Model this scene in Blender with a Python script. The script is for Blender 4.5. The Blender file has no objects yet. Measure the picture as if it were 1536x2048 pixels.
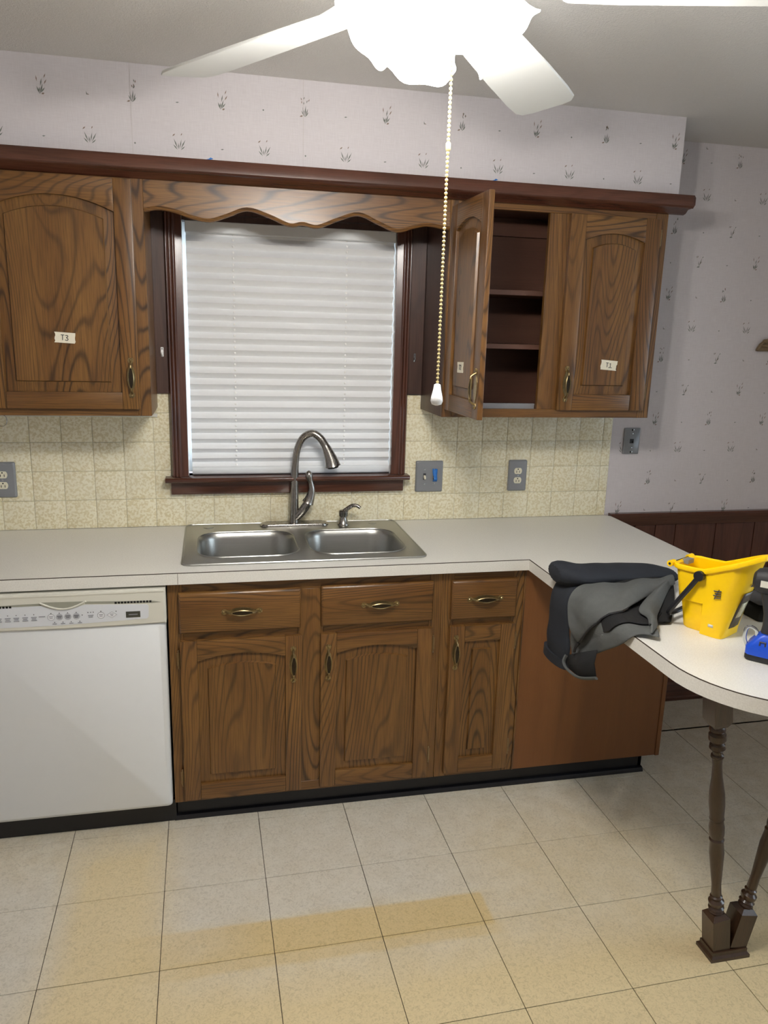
import bpy, bmesh, math, random
from mathutils import Vector, Matrix, noise as mnoise
R = math.radians
PI = math.pi
random.seed(7)

# ------------------------------------------------------------------ camera, world, exposure
scene = bpy.context.scene
col = scene.collection
F_PX, PITCH, YAW, ROLL = 1541.21, -0.230603, 0.222733, 0.0284237
CAM = Vector((0.177237, -2.405509, 1.674067))
cp, sp, cy, sy = math.cos(PITCH), math.sin(PITCH), math.cos(YAW), math.sin(YAW)
fwd = Vector((sy * cp, cy * cp, sp)); right = Vector((cy, -sy, 0)); up = right.cross(fwd)
rr = right * math.cos(ROLL) + up * math.sin(ROLL)
uu = -right * math.sin(ROLL) + up * math.cos(ROLL)
cam_data = bpy.data.cameras.new('camera')
cam_data.sensor_fit = 'VERTICAL'; cam_data.sensor_height = 24.0; cam_data.sensor_width = 18.0
cam_data.lens = F_PX / 2048 * 24.0
cam_data.clip_start = 0.02; cam_data.clip_end = 60
cam = bpy.data.objects.new('camera', cam_data); col.objects.link(cam)
cam.matrix_world = Matrix(((rr.x, uu.x, -fwd.x, CAM.x), (rr.y, uu.y, -fwd.y, CAM.y), (rr.z, uu.z, -fwd.z, CAM.z), (0, 0, 0, 1)))
scene.camera = cam

world = bpy.data.worlds.new('world'); scene.world = world; world.use_nodes = True
bgn = world.node_tree.nodes['Background']
bgn.inputs[0].default_value = (0.79, 0.88, 1.0, 1); bgn.inputs[1].default_value = 7.5
vs = scene.view_settings
vs.view_transform = 'Standard'; vs.look = 'None'; vs.gamma = 1.0; vs.use_curve_mapping = False
vs.exposure = -0.13
# unseen window added in the right wall to brighten that side; the portal only steers sampling
pl = bpy.data.lights.new('window_portal', 'AREA'); pl.shape = 'RECTANGLE'; pl.size = 1.25; pl.size_y = 2.6
pl.cycles.is_portal = True
po = bpy.data.objects.new('window_portal', pl); col.objects.link(po)
po.location = (3.99, -2.0, 1.50); po.rotation_euler = (0, R(90), 0)
LAMP_W = 15.0          # each bulb of the ceiling fan
SHADE_GLOW = 21.0      # lit glass shades

YB = 0.605            # back wall plane
ZC = 2.447            # ceiling
ZT = 0.914            # worktop

# ------------------------------------------------------------------ materials
def lin(c):
    def f(u):
        u /= 255.0
        return u / 12.92 if u <= 0.04045 else ((u + 0.055) / 1.055) ** 2.4
    return (f(c[0]), f(c[1]), f(c[2]), 1)

def new_mat(name):
    m = bpy.data.materials.new(name); m.use_nodes = True
    nt = m.node_tree
    return m, nt, nt.nodes['Principled BSDF']

def nd(nt, t, ins=None, **props):
    n = nt.nodes.new(t)
    for k, v in props.items(): setattr(n, k, v)
    for k, v in (ins or {}).items():
        if hasattr(v, 'is_output') or isinstance(v, bpy.types.NodeSocket): nt.links.new(v, n.inputs[k])
        else: n.inputs[k].default_value = v
    return n

def math_(nt, op, a, b=None, c=None, clamp=False):
    n = nt.nodes.new('ShaderNodeMath'); n.operation = op; n.use_clamp = clamp
    for i, v in enumerate((a, b, c)):
        if v is None: continue
        if isinstance(v, bpy.types.NodeSocket): nt.links.new(v, n.inputs[i])
        else: n.inputs[i].default_value = v
    return n.outputs[0]

def mixc(nt, fac, a, b, blend='MIX'):
    n = nt.nodes.new('ShaderNodeMix'); n.data_type = 'RGBA'; n.blend_type = blend
    for i, v in ((0, fac), (6, a), (7, b)):
        if isinstance(v, bpy.types.NodeSocket): nt.links.new(v, n.inputs[i])
        else: n.inputs[i].default_value = v
    return n.outputs[2]

def ramp(nt, fac, stops):
    n = nt.nodes.new('ShaderNodeValToRGB'); cr = n.color_ramp
    while len(cr.elements) < len(stops): cr.elements.new(0.5)
    for e, (p, v) in zip(cr.elements, stops):
        e.position = p; e.color = (v, v, v, 1) if isinstance(v, (int, float)) else v
    nt.links.new(fac, n.inputs[0]); return n.outputs[0]

def bump(nt, bsdf, h, strength, dist=0.002):
    b = nd(nt, 'ShaderNodeBump', {'Strength': strength, 'Distance': dist, 'Height': h})
    nt.links.new(b.outputs[0], bsdf.inputs['Normal'])

def plain(name, c, rough=0.5, metal=0.0, var=0.06, scale=30, spec=None, bmp=0.0, bscale=400, coat=0.0):
    m, nt, b = new_mat(name)
    tc = nd(nt, 'ShaderNodeTexCoord')
    n = nd(nt, 'ShaderNodeTexNoise', {'Vector': tc.outputs['Object'], 'Scale': scale, 'Detail': 4.0})
    k = math_(nt, 'MULTIPLY_ADD', n.outputs[0], 2 * var, 1 - var)
    g = nd(nt, 'ShaderNodeCombineColor', {0: k, 1: k, 2: k})
    nt.links.new(mixc(nt, 1.0, lin(c), g.outputs[0], 'MULTIPLY'), b.inputs['Base Color'])
    b.inputs['Roughness'].default_value = rough; b.inputs['Metallic'].default_value = metal
    if spec is not None: b.inputs['Specular IOR Level'].default_value = spec
    if coat: b.inputs['Coat Weight'].default_value = coat; b.inputs['Coat Roughness'].default_value = 0.12
    if bmp:
        n2 = nd(nt, 'ShaderNodeTexNoise', {'Vector': tc.outputs['Object'], 'Scale': bscale, 'Detail': 3.0})
        bump(nt, b, n2.outputs[0], bmp, 0.001)
    return m

def wood(name, axis, base, dark, light, rough=0.36, rings=90.0, along=0.10, nscale=6.0, line=0.75, pore=0.35, coat=0.15):
    m, nt, b = new_mat(name)
    tc = nd(nt, 'ShaderNodeTexCoord'); oi = nd(nt, 'ShaderNodeObjectInfo')
    off = nd(nt, 'ShaderNodeVectorMath', {0: tc.outputs['Object']}, operation='ADD')
    cb = nd(nt, 'ShaderNodeCombineXYZ', {0: math_(nt, 'MULTIPLY', oi.outputs['Random'], 7.0), 1: math_(nt, 'MULTIPLY', oi.outputs['Random'], 3.3), 2: math_(nt, 'MULTIPLY', oi.outputs['Random'], 5.1)})
    nt.links.new(cb.outputs[0], off.inputs[1])
    s = [1.0, 1.0, 1.0]; s['xyz'.index(axis)] = along
    s2 = [1.0, 1.0, 1.0]; s2['xyz'.index(axis)] = 0.03
    mp = nd(nt, 'ShaderNodeMapping', {'Vector': off.outputs[0], 'Scale': s})
    mp2 = nd(nt, 'ShaderNodeMapping', {'Vector': off.outputs[0], 'Scale': s2})
    n1 = nd(nt, 'ShaderNodeTexNoise', {'Vector': mp.outputs[0], 'Scale': nscale, 'Detail': 1.2, 'Roughness': 0.35, 'Distortion': 0.15})
    n4 = nd(nt, 'ShaderNodeTexNoise', {'Vector': mp2.outputs[0], 'Scale': 60.0, 'Detail': 2.0})
    ph = math_(nt, 'MULTIPLY_ADD', n4.outputs[0], 1.6, math_(nt, 'MULTIPLY', n1.outputs[0], rings * 2.0))
    w = math_(nt, 'MULTIPLY_ADD', math_(nt, 'SINE', ph), 0.5, 0.5)
    lines = ramp(nt, w, [(0.0, 0.0), (0.62, 0.04), (0.86, 0.42), (1.0, 1.0)])
    n5 = nd(nt, 'ShaderNodeTexNoise', {'Vector': mp.outputs[0], 'Scale': 9.0, 'Detail': 1.0})
    lines = math_(nt, 'MULTIPLY', lines, ramp(nt, n5.outputs[0], [(0.3, 0.35), (0.65, 1.0)]))
    n2 = nd(nt, 'ShaderNodeTexNoise', {'Vector': mp2.outputs[0], 'Scale': 330.0, 'Detail': 2.0})
    por = ramp(nt, n2.outputs[0], [(0.42, 0.0), (0.70, 1.0)])
    n3 = nd(nt, 'ShaderNodeTexNoise', {'Vector': mp.outputs[0], 'Scale': 14.0, 'Detail': 2.0})
    c = mixc(nt, ramp(nt, n3.outputs[0], [(0.35, 0.0), (0.7, 1.0)]), lin(base), lin(light))
    c = mixc(nt, math_(nt, 'MULTIPLY', lines, line), c, lin(dark))
    c = mixc(nt, math_(nt, 'MULTIPLY', por, pore), c, lin(dark))
    nt.links.new(c, b.inputs['Base Color'])
    b.inputs['Roughness'].default_value = rough
    b.inputs['Coat Weight'].default_value = coat; b.inputs['Coat Roughness'].default_value = 0.22
    bump(nt, b, math_(nt, 'MULTIPLY_ADD', por, -0.5, math_(nt, 'MULTIPLY', lines, -0.4)), 0.2, 0.0005)
    return m

OAK = dict(base=(109, 73, 34), dark=(40, 23, 10), light=(129, 91, 45), line=0.85, pore=0.4, rings=150)
M = {}
M['oak_v'] = wood('oak_vertical_grain', 'z', **OAK)
M['oak_h'] = wood('oak_horizontal_grain', 'x', **OAK)
M['oak_panel'] = wood('oak_raised_panel', 'z', base=(107, 72, 33), dark=(40, 23, 10), light=(127, 90, 44), line=0.85, pore=0.4, rings=125, nscale=5.0, along=0.16)
M['plywood'] = wood('smooth_brown_plywood', 'z', base=(110, 67, 31), dark=(84, 48, 21), light=(118, 74, 36), rings=14, nscale=4, line=0.3, pore=0.15, rough=0.42)
M['dark_panel'] = wood('dark_stained_board', 'z', base=(70, 48, 40), dark=(46, 30, 25), light=(82, 58, 48), rings=40, line=0.5, pore=0.4, rough=0.4)
MAH = dict(base=(80, 46, 33), dark=(48, 26, 18), light=(94, 56, 41), rings=40, line=0.5, pore=0.35, rough=0.27, coat=0.3)
M['mah_v'] = wood('mahogany_vertical', 'z', **MAH)
M['mah_h'] = wood('mahogany_horizontal', 'x', **MAH)
M['inside'] = wood('cabinet_inside_brown', 'x', base=(86, 54, 40), dark=(64, 38, 28), light=(96, 62, 46), rings=8, line=0.3, pore=0.2, rough=0.55)
M['spindle'] = wood('dark_turned_wood', 'z', base=(60, 40, 27), dark=(35, 22, 14), light=(70, 49, 33), rings=14, line=0.5, pore=0.4, rough=0.3, coat=0.3)
M['joint'] = plain('dark_joint', (58, 44, 32), 0.9)
M['black'] = plain('black_vinyl', (20, 20, 24), 0.35)
M['hole'] = plain('dark_opening', (10, 9, 8), 0.9)
M['white_enamel'] = plain('white_enamel', (222, 224, 224), 0.28, var=0.015)
M['panel_white'] = plain('off_white_plastic', (214, 212, 200), 0.35, var=0.02)
M['panel_inset'] = plain('pale_grey_overlay', (216, 219, 224), 0.35, var=0.015)
M['btn_grey'] = plain('grey_button', (176, 178, 184), 0.4)
M['btn_white'] = plain('white_button', (228, 229, 232), 0.35)
M['legend'] = plain('grey_print', (128, 128, 134), 0.6)
M['legend_dark'] = plain('dark_print', (60, 60, 66), 0.6)
M['display'] = plain('dark_display', (66, 66, 60), 0.25)
M['olive_grey'] = plain('recess_grey', (150, 150, 136), 0.5)
M['steel_plate'] = plain('painted_steel_plate', (136, 138, 141), 0.32, metal=0.15, var=0.04)
M['ivory'] = plain('ivory_plastic', (226, 220, 196), 0.4)
M['blue_tape'] = plain('blue_painters_tape', (38, 112, 190), 0.6, bmp=0.3, bscale=250)
M['mask_tape'] = plain('masking_tape', (226, 219, 198), 0.7, bmp=0.3, bscale=300)
M['ink'] = plain('black_ink', (42, 42, 48), 0.7)
M['brass'] = plain('antique_brass', (148, 130, 92), 0.32, metal=0.85, var=0.3, scale=160)
M['brass_dark'] = plain('antique_brass_dark', (58, 50, 40), 0.38, metal=0.8, var=0.3, scale=160)
M['hinge'] = plain('brass_hinge', (140, 118, 86), 0.3, metal=0.85, var=0.2, scale=160)
M['chrome'] = plain('bright_metal', (200, 205, 208), 0.15, metal=1.0)
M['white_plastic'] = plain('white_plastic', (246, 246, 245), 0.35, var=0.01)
M['fan_white'] = plain('white_fan_paint', (226, 227, 224), 0.45, var=0.015)
M['bead'] = plain('brass_bead', (212, 194, 140), 0.3, metal=0.35)
M['yellow'] = plain('yellow_plastic', (255, 208, 0), 0.34, var=0.03)
M['black_plastic'] = plain('black_plastic', (26, 26, 30), 0.4)
M['grip_rubber'] = plain('black_rubber', (36, 36, 38), 0.6, bmp=0.4, bscale=500)
M['blue_plastic'] = plain('blue_plastic', (18, 74, 196), 0.32)
M['navy'] = plain('navy_softshell', (27, 31, 39), 0.85, var=0.15, bmp=0.25, bscale=600)
M['fleece'] = plain('grey_fleece', (84, 86, 85), 0.95, var=0.12, scale=60, bmp=0.5, bscale=700)
M['cloth_black'] = plain('black_cloth', (14, 14, 16), 0.9, var=0.15)
M['cloth_char'] = plain('charcoal_cloth', (58, 58, 62), 0.9, var=0.15)
M['carved'] = plain('carved_brown', (116, 96, 70), 0.55, var=0.25, scale=90, bmp=0.8, bscale=180)
M['blind'] = plain('pleated_fabric', (240, 242, 244), 0.8, var=0.02, scale=80)
M['blind_rail'] = plain('blind_rail', (230, 234, 236), 0.4, var=0.02)
M['print_green'] = plain('sprig_green', (112, 116, 108), 0.8, var=0.25, scale=200)
M['print_brown'] = plain('sprig_brown', (132, 112, 98), 0.8, var=0.25, scale=200)
M['liner'] = plain('grey_liner', (150, 150, 152), 0.3, metal=0.4)
M['seam'] = plain('wallpaper_seam', (192, 184, 181), 0.7)
M['sticker'] = plain('dark_sticker', (70, 58, 42), 0.4, var=0.6, scale=60)
M['sticker_pale'] = plain('pale_sticker', (206, 198, 160), 0.4, var=0.4, scale=120)

def brushed(name, c, rough, sc, metal=1.0):
    m, nt, b = new_mat(name)
    tc = nd(nt, 'ShaderNodeTexCoord')
    mp = nd(nt, 'ShaderNodeMapping', {'Vector': tc.outputs['Object'], 'Scale': sc})
    n = nd(nt, 'ShaderNodeTexNoise', {'Vector': mp.outputs[0], 'Scale': 60.0, 'Detail': 3.0})
    k = math_(nt, 'MULTIPLY_ADD', n.outputs[0], 0.24, 0.88)
    g = nd(nt, 'ShaderNodeCombineColor', {0: k, 1: k, 2: k})
    nt.links.new(mixc(nt, 1.0, lin(c), g.outputs[0], 'MULTIPLY'), b.inputs['Base Color'])
    nt.links.new(math_(nt, 'MULTIPLY_ADD', n.outputs[0], 0.16, rough - 0.08), b.inputs['Roughness'])
    b.inputs['Metallic'].default_value = metal
    return m
M['sink'] = brushed('brushed_steel', (172, 172, 168), 0.33, (0.15, 6, 6))
M['nickel'] = brushed('brushed_nickel', (156, 152, 146), 0.27, (4, 4, 0.3))

def wallpaper():
    m, nt, b = new_mat('pale_linen_wallpaper')
    tc = nd(nt, 'ShaderNodeTexCoord')
    a = nd(nt, 'ShaderNodeMapping', {'Vector': tc.outputs['Object'], 'Scale': (1, 1, 0.06)})
    c = nd(nt, 'ShaderNodeMapping', {'Vector': tc.outputs['Object'], 'Scale': (0.06, 1, 1)})
    n1 = nd(nt, 'ShaderNodeTexNoise', {'Vector': a.outputs[0], 'Scale': 420.0, 'Detail': 2.0})
    n2 = nd(nt, 'ShaderNodeTexNoise', {'Vector': c.outputs[0], 'Scale': 420.0, 'Detail': 2.0})
    s = math_(nt, 'ADD', n1.outputs[0], n2.outputs[0])
    k = ramp(nt, math_(nt, 'MULTIPLY', s, 0.5), [(0.3, 0.0), (0.7, 1.0)])
    nt.links.new(mixc(nt, k, lin((200, 193, 194)), lin((211, 205, 206))), b.inputs['Base Color'])
    b.inputs['Roughness'].default_value = 0.62
    bump(nt, b, s, 0.15, 0.0004)
    return m
M['wallpaper'] = wallpaper()

def ceiling_mat():
    m, nt, b = new_mat('stippled_ceiling_paint')
    tc = nd(nt, 'ShaderNodeTexCoord')
    n1 = nd(nt, 'ShaderNodeTexNoise', {'Vector': tc.outputs['Object'], 'Scale': 70.0, 'Detail': 4.0, 'Distortion': 2.5})
    n2 = nd(nt, 'ShaderNodeTexNoise', {'Vector': tc.outputs['Object'], 'Scale': 240.0, 'Detail': 2.0})
    h = math_(nt, 'ADD', ramp(nt, n1.outputs[0], [(0.45, 0.0), (0.62, 1.0)]), math_(nt, 'MULTIPLY', n2.outputs[0], 0.7))
    nt.links.new(mixc(nt, n1.outputs[0], lin((212, 209, 204)), lin((222, 219, 215))), b.inputs['Base Color'])
    b.inputs['Roughness'].default_value = 0.7
    bump(nt, b, h, 0.5, 0.002)
    return m
M['ceiling'] = ceiling_mat()

def tile_mat():
    m, nt, b = new_mat('cream_speckled_tile')
    tc = nd(nt, 'ShaderNodeNewGeometry')
    n = nd(nt, 'ShaderNodeTexNoise', {'Vector': tc.outputs['Position'], 'Scale': 105.0, 'Detail': 2.5, 'Roughness': 0.6})
    n2 = nd(nt, 'ShaderNodeTexNoise', {'Vector': tc.outputs['Position'], 'Scale': 5.0, 'Detail': 2.0})
    f = ramp(nt, n.outputs[0], [(0.46, 0.0), (0.56, 1.0)])
    c = mixc(nt, f, lin((238, 231, 204)), lin((218, 206, 166)))
    c = mixc(nt, math_(nt, 'MULTIPLY', ramp(nt, n2.outputs[0], [(0.4, 0.0), (0.7, 1.0)]), 0.3), c, lin((230, 228, 208)))
    nt.links.new(c, b.inputs['Base Color']); b.inputs['Roughness'].default_value = 0.33
    return m
M['wall_tile'] = tile_mat()
M['grout'] = plain('tile_grout', (222, 216, 192), 0.8)

def counter_mat():
    m, nt, b = new_mat('off_white_laminate')
    tc = nd(nt, 'ShaderNodeTexCoord')
    n = nd(nt, 'ShaderNodeTexNoise', {'Vector': tc.outputs['Object'], 'Scale': 260.0, 'Detail': 3.0})
    n2 = nd(nt, 'ShaderNodeTexNoise', {'Vector': tc.outputs['Object'], 'Scale': 3.0, 'Detail': 3.0})
    c = mixc(nt, ramp(nt, n.outputs[0], [(0.35, 0.0), (0.65, 1.0)]), lin((216, 214, 207)), lin((228, 226, 220)))
    c = mixc(nt, math_(nt, 'MULTIPLY', n2.outputs[0], 0.35), c, lin((222, 218, 206)))
    nt.links.new(c, b.inputs['Base Color']); b.inputs['Roughness'].default_value = 0.36
    return m
M['laminate'] = counter_mat()

def floor_mat():
    m, nt, b = new_mat('beige_vinyl_floor_tile')
    ge = nd(nt, 'ShaderNodeNewGeometry'); P = ge.outputs['Position']
    sx = nd(nt, 'ShaderNodeSeparateXYZ', {0: P})
    nz = nd(nt, 'ShaderNodeTexNoise', {'Vector': P, 'Scale': 6.0, 'Detail': 4.0})
    fine = nd(nt, 'ShaderNodeTexNoise', {'Vector': P, 'Scale': 95.0, 'Detail': 4.0, 'Distortion': 1.6})
    mid = nd(nt, 'ShaderNodeTexNoise', {'Vector': P, 'Scale': 14.0, 'Detail': 4.0})
    X, Y = sx.outputs[0], sx.outputs[1]
    wob = math_(nt, 'MULTIPLY_ADD', nz.outputs[0], 0.10, -0.05)
    def box(x0, x1, y0, y1, soft):
        def edge(v, e, sgn, so):
            t = math_(nt, 'SUBTRACT', v, e) if sgn > 0 else math_(nt, 'SUBTRACT', e, v)
            return math_(nt, 'MULTIPLY_ADD', math_(nt, 'ADD', t, math_(nt, 'MULTIPLY', wob, 1.0 if so > 0.03 else 0.15)), 1.0 / so, 0.5, clamp=True)
        so = soft
        r = math_(nt, 'MULTIPLY', edge(X, x0, 1, so[0]), edge(X, x1, -1, so[1]))
        return math_(nt, 'MULTIPLY', r, math_(nt, 'MULTIPLY', edge(Y, y0, 1, so[2]), edge(Y, y1, -1, so[3])))
    base = mixc(nt, ramp(nt, mid.outputs[0], [(0.35, 0.0), (0.7, 1.0)]), lin((214, 206, 188)), lin((204, 193, 170)))
    yellow = lin((216, 197, 154)); ochre = lin((206, 182, 130))
    grey = lin((206, 201, 190))
    # yellowing in front, away from where a mat lay
    y1 = box(-4, 2.2, -5, -0.66, (0.3, 0.9, 0.1, 0.25))
    y2 = box(-0.28, 0.02, -1.2, -0.05, (0.12, 0.16, 0.2, 0.2))
    y3 = box(0.95, 1.75, -0.62, -0.18, (0.5, 0.4, 0.2, 0.3))
    g1 = box(0.02, 0.95, -0.47, 0.05, (0.1, 0.3, 0.05, 0.3))
    g2 = box(-0.9, -0.30, -1.3, -0.18, (0.2, 0.12, 0.2, 0.15))
    st = box(0.03, 0.95, -0.61, -0.482, (0.5, 0.01, 0.012, 0.012))
    st2 = box(0.02, 0.93, -0.65, -0.60, (0.3, 0.1, 0.015, 0.015))
    c = mixc(nt, math_(nt, 'MULTIPLY', y1, 0.95), base, yellow)
    c = mixc(nt, math_(nt, 'MULTIPLY', y2, 0.85), c, yellow)
    c = mixc(nt, math_(nt, 'MULTIPLY', y3, 0.45), c, yellow)
    c = mixc(nt, math_(nt, 'MULTIPLY', g1, 0.5), c, grey)
    c = mixc(nt, math_(nt, 'MULTIPLY', g2, 0.6), c, grey)
    c = mixc(nt, math_(nt, 'MULTIPLY', st, 0.85), c, ochre)
    c = mixc(nt, math_(nt, 'MULTIPLY', st2, 0.6), c, ochre)
    k = ramp(nt, fine.outputs[0], [(0.3, (0.80, 0.79, 0.77, 1)), (0.52, (1, 1, 1, 1)), (0.8, (1.06, 1.06, 1.06, 1))])
    c = mixc(nt, 1.0, c, k, 'MULTIPLY')
    nt.links.new(c, b.inputs['Base Color']); b.inputs['Roughness'].default_value = 0.42
    return m
M['floor_tile'] = floor_mat()

def glow_mat():
    m, nt, b = new_mat('lit_frosted_glass')
    b.inputs['Base Color'].default_value = (0.95, 0.95, 0.93, 1); b.inputs['Roughness'].default_value = 0.4
    b.inputs['Emission Color'].default_value = (1.0, 0.97, 0.92, 1); b.inputs['Emission Strength'].default_value = SHADE_GLOW
    return m
M['glow'] = glow_mat()

def glass_mat():
    m, nt, b = new_mat('window_glass')
    nt.nodes.remove(b)
    tr = nd(nt, 'ShaderNodeBsdfTransparent', {'Color': (0.94, 0.97, 0.97, 1)}); gl = nd(nt, 'ShaderNodeBsdfGlossy', {'Roughness': 0.02})
    fr = nd(nt, 'ShaderNodeFresnel', {'IOR': 1.45}); mx = nd(nt, 'ShaderNodeMixShader', {0: fr.outputs[0], 1: tr.outputs[0], 2: gl.outputs[0]})
    nt.links.new(mx.outputs[0], nt.nodes['Material Output'].inputs['Surface'])
    return m
M['glass'] = glass_mat()

# ------------------------------------------------------------------ mesh helpers
WORG = {}
class MB:
    def __init__(s): s.v, s.f, s.m = [], [], []
    def add(s, verts, faces, mi=0):
        o = len(s.v); s.v += [Vector(p) for p in verts]
        for f in faces: s.f.append([i + o for i in f]); s.m.append(mi)
        return s
    def box(s, x0, x1, y0, y1, z0, z1, mi=0):
        vs = [(x, y, z) for x in (x0, x1) for y in (y0, y1) for z in (z0, z1)]
        return s.add(vs, [(0, 1, 3, 2), (4, 6, 7, 5), (0, 4, 5, 1), (2, 3, 7, 6), (0, 2, 6, 4), (1, 5, 7, 3)], mi)
    def prism(s, poly, axis, a0, a1, mi=0):
        n = len(poly)
        def P(p, a):
            if axis == 'y': return (p[0], a, p[1])
            if axis == 'x': return (a, p[0], p[1])
            return (p[0], p[1], a)
        vs = [P(p, a0) for p in poly] + [P(p, a1) for p in poly]
        fs = [list(range(n)), list(range(2 * n - 1, n - 1, -1))] + [(i, (i + 1) % n, n + (i + 1) % n, n + i) for i in range(n)]
        return s.add(vs, fs, mi)
    def loft(s, rings, cap0=True, cap1=True, mi=0, closed=True):
        n = len(rings[0]); vs = [p for r in rings for p in r]; fs = []
        for k in range(len(rings) - 1):
            for i in range(n if closed else n - 1):
                j = (i + 1) % n
                fs.append((k * n + i, k * n + j, (k + 1) * n + j, (k + 1) * n + i))
        if cap0: fs.append(list(range(n))[::-1])
        if cap1: fs.append([(len(rings) - 1) * n + i for i in range(n)])
        return s.add(vs, fs, mi)
    def lathe(s, prof, c, axis=(0, 0, 1), n=20, mi=0, cap=True):
        q = Vector((0, 0, 1)).rotation_difference(Vector(axis).normalized())
        rings = [[Vector(c) + q @ Vector((r * math.cos(2 * PI * i / n), r * math.sin(2 * PI * i / n), z)) for i in range(n)] for r, z in prof]
        return s.loft(rings, cap, cap, mi)
    def cyl(s, a, b, r, n=12, mi=0):
        a, b = Vector(a), Vector(b); return s.lathe([(r, 0), (r, (b - a).length)], a, b - a, n, mi)
    def ball(s, c, r, n=10, m=6, mi=0, sc=(1, 1, 1)):
        rings = []
        for k in range(m + 1):
            t = PI * k / m; rad = max(math.sin(t), 0.02)
            rings.append([Vector(c) + Vector((r * sc[0] * rad * math.cos(2 * PI * i / n), r * sc[1] * rad * math.sin(2 * PI * i / n), -r * sc[2] * math.cos(t))) for i in range(n)])
        return s.loft(rings, mi=mi)
    def tube(s, path, rad, n=10, mi=0, cap=True):
        path = [Vector(p) for p in path]; rings = []
        prev = None
        for i, p in enumerate(path):
            t = (path[min(i + 1, len(path) - 1)] - path[max(i - 1, 0)]).normalized()
            if prev is None:
                a = Vector((0, 0, 1)) if abs(t.z) < 0.9 else Vector((1, 0, 0))
                u = t.cross(a).normalized()
            else: u = (prev - t * prev.dot(t)).normalized()
            prev = u; w = t.cross(u)
            r = rad[i] if isinstance(rad, list) else rad
            ru, rw = r if isinstance(r, (list, tuple)) else (r, r)
            rings.append([p + u * ru * math.cos(2 * PI * k / n) + w * rw * math.sin(2 * PI * k / n) for k in range(n)])
        return s.loft(rings, cap, cap, mi)
    def rings_ab(s, lst, n=16, mi=0):
        return s.loft([[Vector(c) + Vector(A) * math.cos(2 * PI * k / n) + Vector(B) * math.sin(2 * PI * k / n) for k in range(n)] for c, A, B in lst], mi=mi)
    def grid(s, pts, mi=0):
        h, w = len(pts), len(pts[0])
        return s.add([p for r in pts for p in r], [(j * w + i, j * w + i + 1, (j + 1) * w + i + 1, (j + 1) * w + i) for j in range(h - 1) for i in range(w - 1)], mi)
    def xform(s, mat):
        s.v = [mat @ p for p in s.v]; return s
    def build(s, name, mats, parent=None, origin=None, bevel=0.0, seg=1, kind=None, thick=0.0, ang=38, sub=0, flat=False):
        org = Vector(origin) if origin is not None else (WORG[parent] if parent is not None else Vector((0, 0, 0)))
        me = bpy.data.meshes.new(name); bm = bmesh.new()
        bv = [bm.verts.new(p - org) for p in s.v]
        for f, mi in zip(s.f, s.m):
            try:
                face = bm.faces.new([bv[i] for i in f]); face.material_index = mi
            except ValueError: pass
        bm.normal_update()
        if not thick: bmesh.ops.recalc_face_normals(bm, faces=bm.faces)
        if bevel:
            ed = [e for e in bm.edges if len(e.link_faces) == 2 and e.calc_face_angle(0) > R(30)]
            bmesh.ops.bevel(bm, geom=ed, offset=bevel, segments=seg, affect='EDGES', profile=0.6, clamp_overlap=True)
        bm.to_mesh(me); bm.free()
        if not flat:
            for p in me.polygons: p.use_smooth = True
            me.set_sharp_from_angle(angle=R(ang))
        for mm in (mats if isinstance(mats, (list, tuple)) else [mats]): me.materials.append(M[mm] if isinstance(mm, str) else mm)
        o = bpy.data.objects.new(name, me); col.objects.link(o)
        WORG[o] = org
        if parent is not None:
            o.parent = parent; o.location = org - WORG[parent]
        else: o.location = org
        if thick:
            md = o.modifiers.new('thickness', 'SOLIDIFY'); md.thickness = thick; md.offset = 0
        if sub:
            md = o.modifiers.new('smooth', 'SUBSURF'); md.levels = sub; md.render_levels = sub
        if kind: o['kind'] = kind
        return o

def tag(o, label, cat, group=None):
    o['label'] = label; o['category'] = cat
    if group: o['group'] = group
    return o
def thing(name, loc, label, cat, group=None):
    o = bpy.data.objects.new(name, None); o.empty_display_size = 0.05; col.objects.link(o)
    o.location = loc; WORG[o] = Vector(loc)
    return tag(o, label, cat, group)
def struct(o): o['kind'] = 'structure'; return o
def lab(o, l): o['label'] = l; return o

def curve_pts(pts, n=8):
    """Catmull-Rom through tuples"""
    out = []; P = [Vector(p) for p in pts]
    for i in range(len(P) - 1):
        p0, p1, p2, p3 = P[max(i - 1, 0)], P[i], P[i + 1], P[min(i + 2, len(P) - 1)]
        for k in range(n):
            t = k / n
            out.append(0.5 * ((2 * p1) + (-p0 + p2) * t + (2 * p0 - 5 * p1 + 4 * p2 - p3) * t * t + (-p0 + 3 * p1 - 3 * p2 + p3) * t ** 3))
    out.append(P[-1]); return out
def rrect(x0, x1, y0, y1, r, n=6):
    out = []
    for cx, cyy, a in ((x1 - r, y1 - r, 0), (x0 + r, y1 - r, 90), (x0 + r, y0 + r, 180), (x1 - r, y0 + r, 270)):
        for k in range(n + 1):
            t = R(a + 90 * k / n); out.append((cx + r * math.cos(t), cyy + r * math.sin(t)))
    return out

# ------------------------------------------------------------------ the room
XL, XR, YF = -1.80, 3.90, -3.60
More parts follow.
